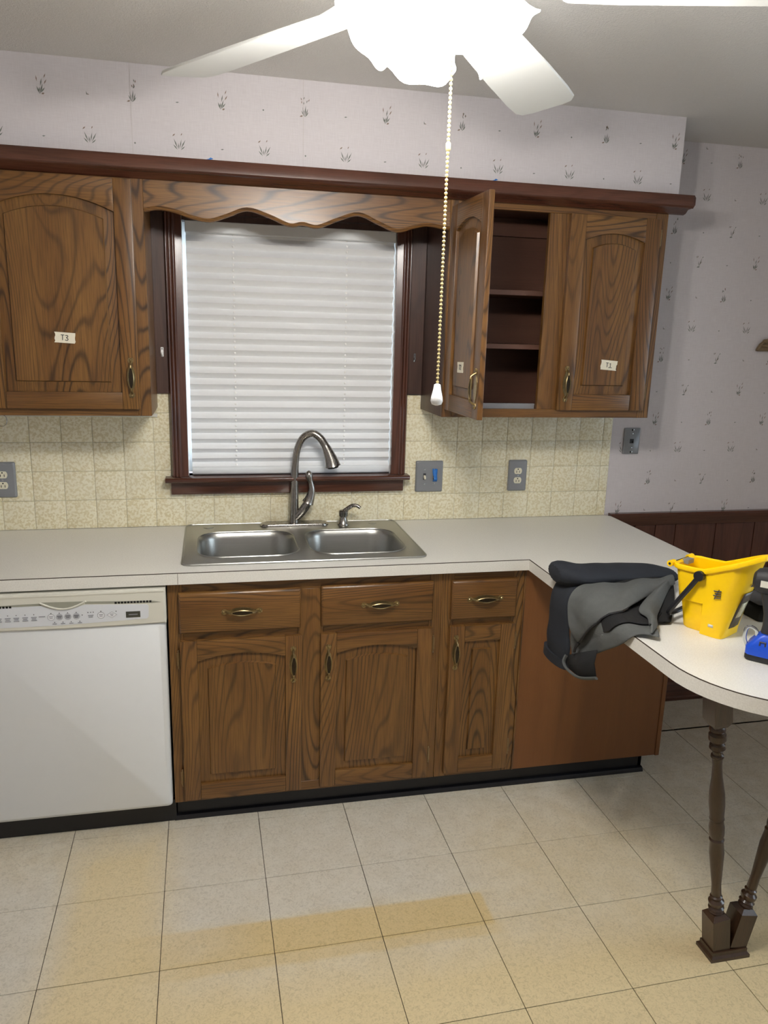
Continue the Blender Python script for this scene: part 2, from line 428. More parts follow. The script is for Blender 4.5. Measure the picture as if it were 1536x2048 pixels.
# floor with separate vinyl tiles (grid turned a little against the cabinets)
fl = struct(MB().box(XL, XR, YF, YB, -0.05, -0.003).build('floor', 'joint'))
T = 0.3048; PHI = 0.0119267
tme = None
for c in range(-6, 13):
    for r in range(-2, 12):
        x0, y0 = c * T, -(r + 1) * T
        if r < 0 and c < 5: continue
        wx, wy = T, T
        yy1 = -r * T
        if yy1 > YB - 0.02: yy1 = YB - 0.02
        cx, cyy = x0 + T / 2, (y0 + yy1) / 2
        px = cx * math.cos(PHI) - cyy * math.sin(PHI); py = cx * math.sin(PHI) + cyy * math.cos(PHI)
        if px > XR - 0.16 or px < XL + 0.16 or py < YF + 0.16: continue
        if tme is None:
            g = 0.0009
            o = MB().box(-T / 2 + g, T / 2 - g, -T / 2 + g, T / 2 - g, -0.0025, 0.0).build('floor_tile', 'floor_tile', None, (0, 0, 0), bevel=0.0006)
            tme = o.data; WORG[o] = Vector((0, 0, 0)); o.parent = fl
        else:
            o = bpy.data.objects.new('floor_tile', tme); col.objects.link(o); o.parent = fl
        o.location = (px, py, 0.0)
        o.rotation_euler = (0, 0, PHI)
# row of cut strips between the grid and the toe kick
for c in range(-6, 5):
    cx = c * T + T / 2; x0 = cx - T / 2
    px = cx * math.cos(PHI) - 0.025 * math.sin(PHI); py = cx * math.sin(PHI) + 0.025 * math.cos(PHI)
    o = MB().box(-T / 2 + 0.0009, T / 2 - 0.0009, -0.0241, 0.05, -0.0025, 0.0).build('floor_tile', 'floor_tile', None, (0, 0, 0), bevel=0.0006)
    o.parent = fl; o.location = (px, py, 0); o.rotation_euler = (0, 0, PHI)

struct(MB().box(XL, XR, YF, YB + 0.1, ZC, ZC + 0.05).build('ceiling', 'ceiling'))
struct(MB().box(XL - 0.08, XL, YF, YB + 0.1, -0.05, ZC).build('wall_left', 'wallpaper'))
RY0, RY1, RZ0, RZ1 = -3.30, -0.70, 0.875, 2.125
struct(MB().box(XR, XR + 0.08, YF, RY0, -0.05, ZC).box(XR, XR + 0.08, RY1, YB + 0.1, -0.05, ZC).box(XR, XR + 0.08, RY0, RY1, -0.05, RZ0).box(XR, XR + 0.08, RY0, RY1, RZ1, ZC).build('wall_right', 'wallpaper', flat=True))
w2 = struct(MB().box(XR + .02, XR + .06, RY0, RY0 + .04, RZ0, RZ1).box(XR + .02, XR + .06, RY1 - .04, RY1, RZ0, RZ1).box(XR + .02, XR + .06, -2.02, -1.98, RZ0, RZ1).box(XR + .02, XR + .06, RY0 + .04, RY1 - .04, RZ0, RZ0 + .04).box(XR + .02, XR + .06, RY0 + .04, RY1 - .04, RZ1 - .04, RZ1).build('fill_window', 'white_plastic'))  # added window, out of view, lets in cool fill from the right
for a, b in ((RY0 + .041, -2.021), (-1.979, RY1 - .041)): MB().box(XR + .038, XR + .042, a, b, RZ0 + .041, RZ1 - .041).build('pane', 'glass', w2)
struct(MB().box(XL, XR, YF - 0.08, YF, -0.05, ZC).build('wall_front', 'wallpaper'))
# back wall around the window opening
WX0, WX1, WZ0, WZ1 = 0.082, 0.880, 1.112, 2.062
wb = MB()
wb.box(XL, WX0, YB, YB + 0.1, -0.05, ZC).box(WX1, XR, YB, YB + 0.1, -0.05, ZC)
wb.box(WX0, WX1, YB, YB + 0.1, -0.05, WZ0).box(WX0, WX1, YB, YB + 0.1, WZ1, ZC)
wall = struct(wb.build('wall_back', 'wallpaper', flat=True))
# soffit above the cabinets
SX1 = 1.858
sof = struct(MB().box(XL, SX1, 0.300, YB, 2.13, ZC).build('wall_soffit', 'wallpaper'))
# wallpaper seams
for x, y, z0, z1, p in ((-0.045, 0.2995, 2.185, ZC, sof), (0.486, 0.2995, 2.185, ZC, sof)):
    MB().box(x - 0.0006, x + 0.0006, y - 0.0003, y, z0, z1).build('wallpaper_seam', 'seam', p)

# printed sprigs
def sprig(mb, t, x, z, y, rnd):
    def blade(x0, z0, x1, z1, w, mi):
        d = Vector((x1 - x0, z1 - z0)); L = d.length
        if L < 1e-6: return
        n = Vector((-d.y, d.x)) / L * w * 1.25
        mx, mz = (x0 + x1) / 2, (z0 + z1) / 2
        mb.add([(x + x0, y, z + z0), (x + mx + n.x, y, z + mz + n.y), (x + x1, y, z + z1), (x + mx - n.x, y, z + mz - n.y)], [(0, 1, 2, 3)], mi)
    if t == 0:
        for a, L, b, w in ((-32, .022, .0, .0016), (-14, .030, .004, .0014), (4, .034, .0, .0016), (20, .027, .003, .0014), (38, .019, .0, .0016)):
            s_, c_ = math.sin(R(a)), math.cos(R(a))
            blade(b * s_ * 3, b, L * s_, L * c_, w, 0)
        for k in range(6):
            a = rnd.uniform(-0.011, 0.011); zz = rnd.uniform(0.034, 0.056)
            blade(a, zz, a + rnd.uniform(-.004, .004), zz + .009, .0012, 1 if k % 2 else 0)
        blade(-.017, 0, -.006, .004, .002, 1)
    elif t == 1:
        for a, L, b, w in ((-26, .024, .0, .0018), (-8, .020, .006, .0014), (14, .030, .0, .0018), (34, .024, .004, .0016), (6, .044, .022, .0014), (24, .046, .030, .0014), (-12, .052, .034, .0012), (16, .060, .046, .0012)):
            s_, c_ = math.sin(R(a)), math.cos(R(a)); blade(b * s_, b * c_, L * s_ + .002, L * c_, w, 0 if b < .03 else 1)
        blade(.004, 0, .013, .004, .0022, 1)
    elif t == 2:
        blade(0, 0, .012, .038, .0016, 0); blade(0, .002, -.004, .026, .0012, 0); blade(.012, .036, .018, .044, .0014, 0)
        blade(-.012, .036, -.006, .046, .0014, 1); blade(-.010, 0, .006, .002, .0022, 0); blade(.002, .010, .013, .024, .0012, 1)
        blade(-.012, .046, -.016, .036, .001, 0)
    else:
        for a, L, w in ((-44, .026, .0015), (-24, .040, .0015), (-6, .024, .0013), (12, .036, .0013), (30, .040, .0015), (50, .024, .0014)):
            s_, c_ = math.sin(R(a)), math.cos(R(a)); blade(L * .25 * s_, L * .2 * c_, L * s_, L * c_, w, 0)
        blade(-.020, .042, -.011, .050, .0016, 1); blade(.006, .045, .010, .053, .0012, 1)
def small(mb, t, x, z, y):
    if t == 0: mb.add([(x - .005, y, z), (x, y, z - .0016), (x + .006, y, z + .001), (x, y, z + .002)], [(0, 1, 2, 3)], 0)
    elif t == 1: mb.add([(x - .001, y, z), (x + .003, y, z), (x - .002, y, z + .010)], [(0, 1, 2)], 0); mb.add([(x + .001, y, z), (x + .008, y, z + .0005), (x + .003, y, z + .003)], [(0, 1, 2)], 1)
    else: mb.add([(x - .003, y, z), (x, y, z - .003), (x + .003, y, z), (x, y, z + .003)], [(0, 1, 2, 3)], 0)
rnd = random.Random(3)
sm = MB(); wm = MB()
PX, PZ = 0.2655, 0.1308
for k in range(-9, 26):
    # soffit: rows at 2.34 and 2.21
    xs = -0.305 + PX * k
    if XL < xs < SX1 - 0.02: sprig(sm, (1, 0)[k % 2] if True else 0, xs, 2.338, 0.2996, rnd); small(sm, (1, 0, 2, 0)[k % 4], xs + PX / 2, 2.348, 0.2996)
    xs = -0.170 + PX * k
    if XL < xs < SX1 - 0.02: sprig(sm, 3, xs, 2.208, 0.2996, rnd); small(sm, (2, 0)[k % 2], xs + PX / 2, 2.222, 0.2996)
for j in range(0, 13):
    z = 2.356 - PZ * j + (0.006 if j % 3 == 0 else 0)
    for k in range(-2, 9):
        x = 2.044 + PX * k + (0.0 if j % 2 == 0 else PX / 2) + (0 if j % 2 else 0.004)
        if x < SX1 + 0.02 or x > XR - 0.05 or z < 0.915: continue
        sprig(wm, ((1, 0)[k % 2], 3, (0, 2)[k % 2], (2, 1)[k % 2])[j % 4], x, z, YB - 0.0004, rnd)
        small(wm, (j + k) % 3, x + PX / 2, z + 0.012, YB - 0.0004)
sm.build('printed_sprigs', ['print_green', 'print_brown'], sof, kind='stuff', flat=True)
wm.build('printed_sprigs', ['print_green', 'print_brown'], wall, kind='stuff', flat=True)

# backsplash: separate tiles on a grout bed
GT = 0.004
bsx0, bsx1, bsz1 = -0.80, 1.849, 1.428
gb = MB().box(bsx0, WX0 - 0.03, YB - 0.004, YB - 0.0002, ZT, bsz1).box(WX1 + 0.03, bsx1, YB - 0.004, YB - 0.0002, ZT, bsz1).box(WX0 - 0.03, WX1 + 0.03, YB - 0.004, YB - 0.0002, ZT, WZ0 - 0.03)
bsp = gb.build('backsplash', 'grout', wall)
PT = 0.1087; tile_mesh = {}
rows = [(ZT, 1.024), (1.024, 1.134), (1.134, 1.243), (1.243, 1.352), (1.352, bsz1)]
def wtile(x0, x1, z0, z1):
    g = 0.0009
    if x1 - x0 < 0.008 or z1 - z0 < 0.008: return
    key = (round(x1 - x0, 4), round(z1 - z0, 4))
    cx, cz = (x0 + x1) / 2, (z0 + z1) / 2
    if key not in tile_mesh:
        hw, hh = (x1 - x0) / 2 - g, (z1 - z0) / 2 - g
        o = MB().box(-hw, hw, -0.0026, 0.0025, -hh, hh).build('wall_tile', 'wall_tile', None, (0, 0, 0), bevel=0.0016, seg=2)
        tile_mesh[key] = o.data
    else:
        o = bpy.data.objects.new('wall_tile', tile_mesh[key]); col.objects.link(o)
    o.parent = bsp; o.location = (cx, YB - 0.0045 + random.uniform(-0.0003, 0.0003), cz)
    o.rotation_euler = (random.uniform(-.002, .002), 0, random.uniform(-.002, .002))
for k in range(-2, 23):
    x0 = -0.583 + PT * k; x1 = x0 + PT
    x1c = min(x1, bsx1)
    for z0, z1 in rows:
        if x1c <= 0.024 or x0 >= 0.936 or z1 <= 1.03:
            wtile(x0, x1c, z0, z1)
        else:   # cut round the window casing
            zc = 1.045
            if z0 < zc < z1: wtile(x0, x1c, z0, zc)
            if z1 <= zc: continue
            if x0 < 0.022 < x1c: wtile(x0, 0.021, max(z0, 1.03), z1)
            if x0 < 0.938 < x1c: wtile(0.939, x1c, max(z0, 1.03), z1)

# wainscot on the right: separate boards, rail, base
wz0, wz1 = 0.09, 0.872
wn = struct(MB().box(1.868, XR, YB - 0.006, YB - 0.0003, wz0, wz1).build('wall_wainscot', 'hole'))
gx = [1.868, 2.0, 2.102, 2.203, 2.408, 2.61, 2.712, 2.916, 3.12, 3.222, 3.426, 3.63, 3.732, 3.895]
for a, b in zip(gx, gx[1:]):
    MB().box(a + 0.0022, b - 0.0022, YB - 0.014, YB - 0.006, wz0, wz1).build('plank', 'mah_v', wn, ((a + b) / 2, YB, wz0))
prof = [(YB, 0.866), (YB - 0.020, 0.866), (YB - 0.024, 0.872), (YB - 0.024, 0.896), (YB - 0.030, 0.906), (YB - 0.030, 0.918), (YB - 0.026, 0.922), (YB, 0.922)]
struct(MB().prism(prof, 'x', 1.872, XR).build('trim_1', 'mah_h'))
prof = [(YB, 0.0), (YB - 0.030, 0.0), (YB - 0.030, 0.014), (YB - 0.022, 0.020), (YB - 0.020, 0.07), (YB - 0.014, 0.085), (YB - 0.012, 0.095), (YB, 0.095)]
struct(MB().prism(prof, 'x', 1.872, XR).build('baseboard_back', 'mah_h'))

# crown board over the cabinets
prof = [(0.600, 2.1305), (0.292, 2.1305), (0.292, 2.118), (0.283, 2.124), (0.272, 2.133), (0.250, 2.136), (0.243, 2.143), (0.243, 2.172), (0.249, 2.180), (0.2995, 2.180), (0.2995, 2.1305)]
cw = MB().prism([(0.2995, 2.1295), (0.2995, 2.118), (0.284, 2.122), (0.272, 2.133), (0.250, 2.136), (0.243, 2.143), (0.243, 2.172), (0.249, 2.180), (0.2995, 2.180)], 'x', XL, 1.886)
cw.prism([(1.886, 2.136), (1.893, 2.140), (1.899, 2.147), (1.899, 2.172), (1.893, 2.180), (1.8585, 2.180), (1.8585, 2.136)], 'y', 0.250, 0.600)
cw.prism([(0.2995, 2.136), (0.2995, 2.180), (0.255, 2.180), (0.248, 2.173), (0.248, 2.143), (0.255, 2.136)], 'x', 1.885, 1.895)
cw.prism([(1.828, 2.122), (1.874, 2.134), (1.874, 2.1365), (1.828, 2.1365)], 'y', 0.30, 0.60)
struct(cw.build('trim_2', 'mah_h'))
# dark boards at both sides of the window
struct(MB().box(-0.0195, 0.0225, 0.588, YB - 0.0005, 1.426, 2.13).build('trim_3', 'dark_panel'))
struct(MB().box(0.9375, 0.9935, 0.588, YB - 0.0005, 1.432, 2.13).build('trim_4', 'dark_panel'))
struct(MB().box(-0.0195, 0.9935, 0.596, YB - 0.0005, 2.064, 2.13).build('trim_5', 'dark_panel'))

# window: casing, sill, apron, frame, pane
win = struct(MB().box(0.086, 0.876, 0.655, 0.68, 1.118, 1.15).box(0.086, 0.876, 0.655, 0.68, 2.03, 2.058).box(0.086, 0.12, 0.655, 0.68, 1.15, 2.03).box(0.842, 0.876, 0.655, 0.68, 1.15, 2.03).box(0.12, 0.842, 0.66, 0.68, 1.56, 1.595)
             .build('window_1', 'white_plastic'))
MB().box(0.121, 0.841, 0.668, 0.672, 1.151, 1.56).build('pane', 'glass', win)
MB().box(0.121, 0.841, 0.668, 0.672, 1.595, 2.029).build('pane', 'glass', win)
for sgn, xa, xb in ((1, 0.023, 0.085), (-1, 0.877, 0.937)):
    p = []; n = 40
    for k in range(n + 1):
        t = k / n; x = xa + (xb - xa) * t
        tt = t if sgn > 0 else 1 - t
        d = 0.020 + 0.010 * min(1, tt * 12) * (1 - 0.55 * max(0, (tt - 0.55) / 0.45)) + (0.0035 * abs(math.sin(tt * PI * 5.0)) if 0.08 < tt < 0.62 else 0)
        p.append((x, YB - d))
    p += [(xb, YB - 0.0002), (xa, YB - 0.0002)]
    MB().prism(p, 'z', 1.113, 2.062).build('casing', 'mah_v', win, ang=55)
MB().box(0.0862, 0.8758, 0.598, 0.650, 2.0405, 2.0618).build('head_gap_board', 'dark_panel', win)  # dark board added to block daylight, keeps the gap above the rail dark
for xa, xb in ((0.0825, 0.0862), (0.8758, 0.8795)):
    MB().box(xa, xb, 0.60, 0.655, 1.113, 2.06).build('jamb_liner', 'white_plastic', win)
MB().prism([(0.545, 1.094), (0.541, 1.099), (0.541, 1.107), (0.545, 1.112), (0.654, 1.112), (0.654, 1.094)], 'x', 0.0, 0.948).build('sill', 'mah_h', win, bevel=0.001)
MB().prism([(YB - 0.0002, 1.043), (0.580, 1.043), (0.577, 1.048), (0.577, 1.088), (0.572, 1.0935), (YB - 0.0002, 1.0935)], 'x', 0.020, 0.929).build('apron', 'mah_h', win)

struct(MB().box(-0.80, -0.022, YB - 0.012, YB - 0.0065, 1.338, 1.350).build('trim_6', 'panel_white'))
# toe kick
struct(MB().box(0.030, 1.812, 0.060, 0.075, 0.0005, 0.084).prism([(0.060, 0.0005), (0.044, 0.0005), (0.044, 0.006), (0.049, 0.016), (0.060, 0.019)], 'x', 0.02, 1.815).box(1.798, 1.812, 0.06, 0.60, 0.0005, 0.084)
       .build('baseboard_toe_kick', 'black'))

# ------------------------------------------------------------------ hardware
def handle_mb():
    """antique pull along local X, centre at 0, back on y=0, projecting to -y; returns plate+grip"""
    mb = MB()
    outl = [(-.066, 0), (-.064, .006), (-.058, .0095), (-.053, .0085), (-.046, .0045), (-.038, .0050), (-.028, .0095), (-.014, .0125), (0, .0135)]
    outl = outl + [(-x, z) for x, z in outl[::-1][1:]]
    poly = outl + [(x, -z) for x, z in outl[::-1][1:-1]]
    mb.prism(poly, 'y', -0.0022, 0.0)
    for s in (-1, 1):
        mb.ball((s * .059, -.003, 0), .0042, 8, 5)
        mb.ball((s * .063, -.0025, .004), .0026, 6, 4); mb.ball((s * .063, -.0025, -.004), .0026, 6, 4)
        mb.tube([(s * .050, -.001, 0), (s * .046, -.010, 0), (s * .040, -.018, 0), (s * .032, -.021, 0)], [.0042, .0036, .0034, .003], 8)
    # leaf grip
    def leaf(sx, sz, yo):
        pts = [(-.040 + .080 * k / 16, .0105 * math.sin(PI * k / 16) ** 0.8) for k in range(17)]
        return [(x * sx, yo + .004 * (x / .04) ** 2, z * sz) for x, z in pts] + [(x * sx, yo + .004 * (x / .04) ** 2, -z * sz) for x, z in pts[::-1][1:-1]]
    mb.loft([leaf(1, 1, -.018), leaf(1, 1, -.0215), leaf(.95, .78, -.0230), leaf(.90, .62, -.0212)], mi=0)
    mb.add([(p[0], p[1] - .0002, p[2]) for p in leaf(.90, .62, -.0212)], [list(range(32))], 1)
    return mb
HANDLE = handle_mb()
def put_handle(parent, x, y, z, vertical):
    mb = MB(); mb.v = [p.copy() for p in HANDLE.v]; mb.f = HANDLE.f; mb.m = HANDLE.m
    if vertical: mb.xform(Matrix.Rotation(R(90), 4, 'Y'))
    mb.xform(Matrix.Translation((x, y, z)))
    return lab(mb.build('handle', ['brass', 'brass_dark'], parent, (x, y, z), ang=30), 'antique brass pull with leaf-shaped grip')
def put_hinge(parent, x, y, z):
    mb = MB().lathe([(.0012, -.033), (.0035, -.031), (.0024, -.027), (.0036, -.026), (.0036, .026), (.0024, .027), (.0035, .031), (.0012, .033)], (x, y - .002, z), (0, 0, 1), 8)
    mb.box(x - .006, x + .006, y - .001, y + .0015, z - .022, z + .022)
    return mb.build('hinge', 'hinge', parent, (x, y, z))

def outline(x0, x1, z0, z1, rise, n=14):
    """closed loop: bottom-left, bottom-right, then over the arch from right to left (z1 = crown)"""
    pts = [(x0, z0), (x1, z0)]
    for k in range(n + 1):
        t = k / n; x = x1 + (x0 - x1) * t
        pts.append((x, z1 - rise * (2 * t - 1) ** 2))
    return pts

def make_door(root, x0, x1, z0, z1, yf, hinge_left, st, rb, rt, rise, handle_x, handle_z, hinges, angle=0.0, thick=0.019, field=0.032, px=None):
    """raised panel door. yf = front plane when shut; pivots on its back edge"""
    hx = x0 if hinge_left else x1
    org = Vector((hx if px is None else px, yf + thick, z0))
    dx = 0 if px is None else px - hx
    x0, x1 = x0 + dx, x1 + dx
    handle_x += dx
    ox0, ox1, oz0, oz1 = x0 + st, x1 - st, z0 + rb, z1 - rt
    yr = yf + 0.0115                                   # panel edge sits back
    A = outline(ox0 - .003, ox1 + .003, oz0 - .003, oz1 + .003, rise)
    B = outline(ox0 + field, ox1 - field, oz0 + field, oz1 - field, rise * 0.75)
    C = outline(ox0 + field + .0034, ox1 - field - .0034, oz0 + field + .0034, oz1 - field - .0034, rise * 0.72)
    mb = MB()
    mb.loft([[(p[0], yf + thick - .002, p[1]) for p in A], [(p[0], yr, p[1]) for p in A], [(p[0], yf + .0085, p[1]) for p in B], [(p[0], yf + .0010, p[1]) for p in C]])
    d = mb.build('door', 'oak_panel', root, org, ang=25)
    for a, b in ((x0, ox0), (ox1, x1)):
        MB().box(a, b, yf, yf + thick, z0, z1).build('stile', 'oak_v', d, ((a + b) / 2, yf, z0), bevel=0.003, seg=2)
    MB().box(ox0, ox1, yf + .0004, yf + thick, z0, oz0).build('rail', 'oak_h', d, ((ox0 + ox1) / 2, yf, z0), bevel=0.003, seg=2)
    top = [(ox0, z1), (ox1, z1)] + outline(ox0, ox1, oz0, oz1, rise)[2:]
    MB().prism(top, 'y', yf + .0004, yf + thick).build('rail', 'oak_h', d, ((ox0 + ox1) / 2, yf, z1), bevel=0.002, seg=2)
    put_handle(d, handle_x, yf, handle_z, True)
    for hz in hinges:
        put_hinge(d, org.x + (-.005 if hinge_left else .005), yf + .011, hz)
    if angle: d.rotation_euler = (0, 0, angle)
    return d

def make_drawer(root, x0, x1, z0, z1, yf, hx, hz, thick=0.019):
    o = .006
    mb = MB().loft([[(x0, yf + thick, z0), (x1, yf + thick, z0), (x1, yf + thick, z1), (x0, yf + thick, z1)],
                    [(x0, yf + .007, z0), (x1, yf + .007, z0), (x1, yf + .007, z1), (x0, yf + .007, z1)],
                    [(x0 + o, yf, z0 + o), (x1 - o, yf, z0 + o), (x1 - o, yf, z1 - o), (x0 + o, yf, z1 - o)]])
    d = mb.build('drawer_front', 'oak_h', root, ((x0 + x1) / 2, yf, z0), bevel=0.0015)
    put_handle(d, hx, yf, hz, False)
    return d

# ------------------------------------------------------------------ upper cabinets
YU = 0.300
def frame_box(root, x0, x1, z0, z1, yb, yf, rects, mat='oak_v', nm='face_frame'):
    for (a, b, c, d_, h) in rects:
        MB().box(a, b, yf, yf + 0.019, c, d_).build('rail' if h else 'stile', 'oak_h' if h else 'oak_v', root, ((a + b) / 2, yf, c), bevel=0.0012)

uc = thing('upper_cabinet', (-0.30, 0.45, 1.374), 'oak wall cabinet left of the window with one arched door taped T3', 'cabinet')
for a, b in ((-0.60, -0.582), (-0.036, -0.020)): MB().box(a, b, YU + .019, 0.602, 1.374, 2.129).build('side_panel', 'oak_v', uc)
MB().box(-0.582, -0.036, YU + .019, 0.602, 1.380, 1.396).box(-0.582, -0.036, YU + .019, 0.602, 2.112, 2.129).box(-0.582, -0.036, 0.594, 0.602, 1.396, 2.112).build('carcass', 'inside', uc)
MB().box(-0.58, -0.022, 0.575, 0.598, 1.366, 1.3795).build('hanging_strip', 'panel_white', uc)
frame_box(uc, 0, 0, 0, 0, 0, YU, [(-0.600, -0.555, 1.374, 2.129, 0), (-0.062, -0.020, 1.374, 2.129, 0), (-0.555, -0.062, 1.374, 1.412, 1), (-0.555, -0.062, 2.085, 2.129, 1)])
make_door(uc, -0.520, -0.0545, 1.398, 2.114, 0.281, True, 0.055, 0.055, 0.058, 0.042, -0.079, 1.501, ())

ur = thing('upper_cabinet', (1.412, 0.45, 1.374), 'oak wall cabinet right of the window with its left door swung open', 'cabinet')
MB().box(0.995, 1.011, YU + .019, 0.602, 1.374, 2.129).build('side_panel', 'dark_panel', ur)
MB().box(1.812, 1.828, YU + .019, 0.602, 1.374, 2.129).build('side_panel', 'oak_v', ur)
MB().box(1.011, 1.812, YU + .019, 0.602, 1.380, 1.398).box(1.011, 1.812, YU + .019, 0.602, 2.112, 2.129).box(1.011, 1.812, 0.594, 0.602, 1.398, 2.112).build('carcass', 'inside', ur)
MB().box(1.011, 1.812, 0.576, 0.593, 2.045, 2.111).build('hanging_rail', 'inside', ur)
for z in (1.640, 1.832):
    MB().box(1.012, 1.811, 0.335, 0.593, z - .018, z).build('shelf', 'inside', ur, bevel=0.001)
MB().box(1.036, 1.362, 0.3195, 0.334, 1.399, 1.424).build('shelf_liner', 'liner', ur)
frame_box(ur, 0, 0, 0, 0, 0, YU, [(0.995, 1.034, 1.374, 2.129, 0), (1.364, 1.452, 1.405, 2.098, 0), (1.780, 1.828, 1.374, 2.129, 0), (1.034, 1.780, 1.374, 1.405, 1), (1.034, 1.780, 2.098, 2.129, 1)])
make_door(ur, 1.014, 1.369, 1.403, 2.098, 0.281, True, 0.057, 0.058, 0.058, 0.030, 1.342, 1.501, (2.024, 1.468), angle=R(-89.0), px=1.019)
make_door(ur, 1.437, 1.793, 1.403, 2.098, 0.281, False, 0.060, 0.060, 0.060, 0.026, 1.4655, 1.501, (2.030, 1.473))

# scalloped valance between the upper cabinets
ctrl = [(-.0195, 2.024), (.024, 2.033), (.075, 2.027), (.130, 2.011), (.184, 2.0040), (.240, 2.022), (.304, 2.045), (.375, 2.028), (.443, 2.0035), (.485, 2.0105), (.535, 2.0035), (.605, 2.031), (.674, 2.051), (.745, 2.026), (.807, 2.0055), (.860, 2.019), (.911, 2.031), (.955, 2.027), (.9945, 2.022)]
low = [(p.x, p.y) for p in curve_pts([(a, b, 0) for a, b in ctrl], 5)]
va = thing('valance', (0.487, 0.31, 2.004), 'scalloped oak valance board spanning the top of the window', 'valance')
MB().prism([(-.0195, 2.129), (.9945, 2.129)] + low[::-1], 'y', YU + .0005, YU + .0185).build('board', 'oak_h', va, ((0.4, 0.3, 2.1)))
MB().tube([(x, YU + .006, z + .004) for x, z in low], 0.0075, 8).build('edge_bead', 'oak_h', va, ((0.4, 0.3, 2.0)))

# ------------------------------------------------------------------ base cabinets
YFR = 0.020; YD = 0.001; ZB0, ZB1 = 0.085, 0.8755
sb = thing('sink_base_cabinet', (0.484, 0.3, 0.085), 'wide oak base cabinet under the sink with two drawers over two doors', 'cabinet')
for a, b in ((0.0245, 0.040), (0.922, 0.937)): MB().box(a, b, YFR + .019, 0.60, ZB0, ZB1 - .002).build('side_panel', 'oak_v', sb)
MB().box(0.040, 0.922, YFR + .019, 0.60, ZB0, ZB0 + .016).box(0.040, 0.922, 0.594, 0.60, ZB0 + .016, 0.70).build('carcass', 'inside', sb)
frame_box(sb, 0, 0, 0, 0, 0, YFR, [(0.0245, 0.070, ZB0, ZB1, 0), (0.442, 0.528, 0.120, 0.835, 0), (0.897, 0.940, ZB0, ZB1, 0), (0.070, 0.897, ZB0, 0.120, 1), (0.070, 0.897, 0.835, ZB1, 1), (0.070, 0.442, 0.668, 0.716, 1), (0.528, 0.897, 0.668, 0.716, 1)])
make_drawer(sb, 0.058, 0.451, 0.703, 0.842, YD, 0.258, 0.7745)
make_drawer(sb, 0.518, 0.907, 0.703, 0.845, YD, 0.7185, 0.7745)
make_door(sb, 0.058, 0.453, 0.100, 0.678, YD, True, 0.054, 0.058, 0.050, 0.022, 0.425, 0.5755, (0.614, 0.183))
make_door(sb, 0.518, 0.908, 0.102, 0.677, YD, False, 0.054, 0.058, 0.050, 0.022, 0.543, 0.5745, (0.615, 0.186))

nb = thing('base_cabinet', (1.09, 0.3, 0.085), 'narrow oak base cabinet beside the sink cabinet with one drawer and one door', 'cabinet')
for a, b in ((0.9405, 0.956), (1.224, 1.238)): MB().box(a, b, YFR + .019, 0.60, ZB0, ZB1 - .002).build('side_panel', 'oak_v', nb)
MB().box(0.956, 1.224, YFR + .019, 0.60, ZB0, ZB0 + .016).box(0.956, 1.224, 0.594, 0.60, ZB0 + .016, ZB1 - .002).build('carcass', 'inside', nb)
frame_box(nb, 0, 0, 0, 0, 0, YFR, [(0.9405, 0.984, ZB0, ZB1, 0), (1.202, 1.242, ZB0, ZB1, 0), (0.984, 1.202, ZB0, 0.120, 1), (0.984, 1.202, 0.835, ZB1, 1), (0.984, 1.202, 0.668, 0.716, 1)])
make_drawer(nb, 0.972, 1.213, 0.700, 0.843, YD, 1.093, 0.7765)
make_door(nb, 0.972, 1.213, 0.106, 0.677, YD, False, 0.054, 0.058, 0.058, 0.0, 0.9945, 0.580, (0.610, 0.190), field=0.030)

pc = thing('peninsula_cabinet', (1.55, 0.3, 0.085), 'plain brown plywood panel cabinet carrying the corner of the worktop', 'cabinet')
MB().box(1.2425, 1.842, YFR + .001, YFR + .016, ZB0, ZB1).build('front_panel', 'plywood', pc, (1.5, 0, 0))
MB().box(1.2425, 1.2485, YFR - .003, YFR + .001, ZB0, ZB1).build('edge_strip', 'oak_v', pc, bevel=.001)
MB().box(1.8425, 1.860, YFR - .002, YFR + .030, ZB0 - .002, ZB1).build('end_stile', 'plywood', pc, bevel=.001)
MB().box(1.848, 1.860, YFR + .0305, 0.60, ZB0, ZB1).build('side_panel', 'plywood', pc)

# ------------------------------------------------------------------ worktop with peninsula
px0, px1, py1, pr = 1.245, 1.870, -1.140, 0.268
outer = [(-0.80, YB - .0062), (px1 - 0.022, YB - .0062), (px1, YB - 0.03)]
def arc(cx, cyy, r, a0, a1, n=14): return [(cx + r * math.cos(R(a0 + (a1 - a0) * k / n)), cyy + r * math.sin(R(a0 + (a1 - a0) * k / n))) for k in range(n + 1)]
outer += arc(px1 - pr, py1 + pr, pr, 0, -90) + arc(px0 + pr, py1 + pr, pr, -90, -180) + [(px0, -0.006), (-0.80, -0.006)]
hole = [(0.092, 0.085), (0.875, 0.085), (0.875, 0.575), (0.092, 0.575)]
def slab(name, mat, outer, holes, z0, z1, parent, origin):
    bm = bmesh.new(); org = Vector(origin)
    def loop(pts): 
        vs = [bm.verts.new(Vector((x, y, z1)) - org) for x, y in pts]
        return [bm.edges.new((vs[i], vs[(i + 1) % len(vs)])) for i in range(len(vs))]
    ed = loop(outer)
    for h in holes: ed += loop(h)
    bmesh.ops.triangle_fill(bm, use_beauty=True, use_dissolve=False, edges=ed)
    r = bmesh.ops.extrude_face_region(bm, geom=list(bm.faces))
    for v in r['geom']:
        if isinstance(v, bmesh.types.BMVert): v.co.z += z0 - z1
    bmesh.ops.recalc_face_normals(bm, faces=bm.faces)
    me = bpy.data.meshes.new(name); bm.to_mesh(me); bm.free(); me.materials.append(M[mat])
    for p in me.polygons: p.use_smooth = True
    me.set_sharp_from_angle(angle=R(35))
    o = bpy.data.objects.new(name, me); col.objects.link(o); WORG[o] = org
    if parent is not None: o.parent = parent; o.location = org - WORG[parent]
    else: o.location = org
    return o
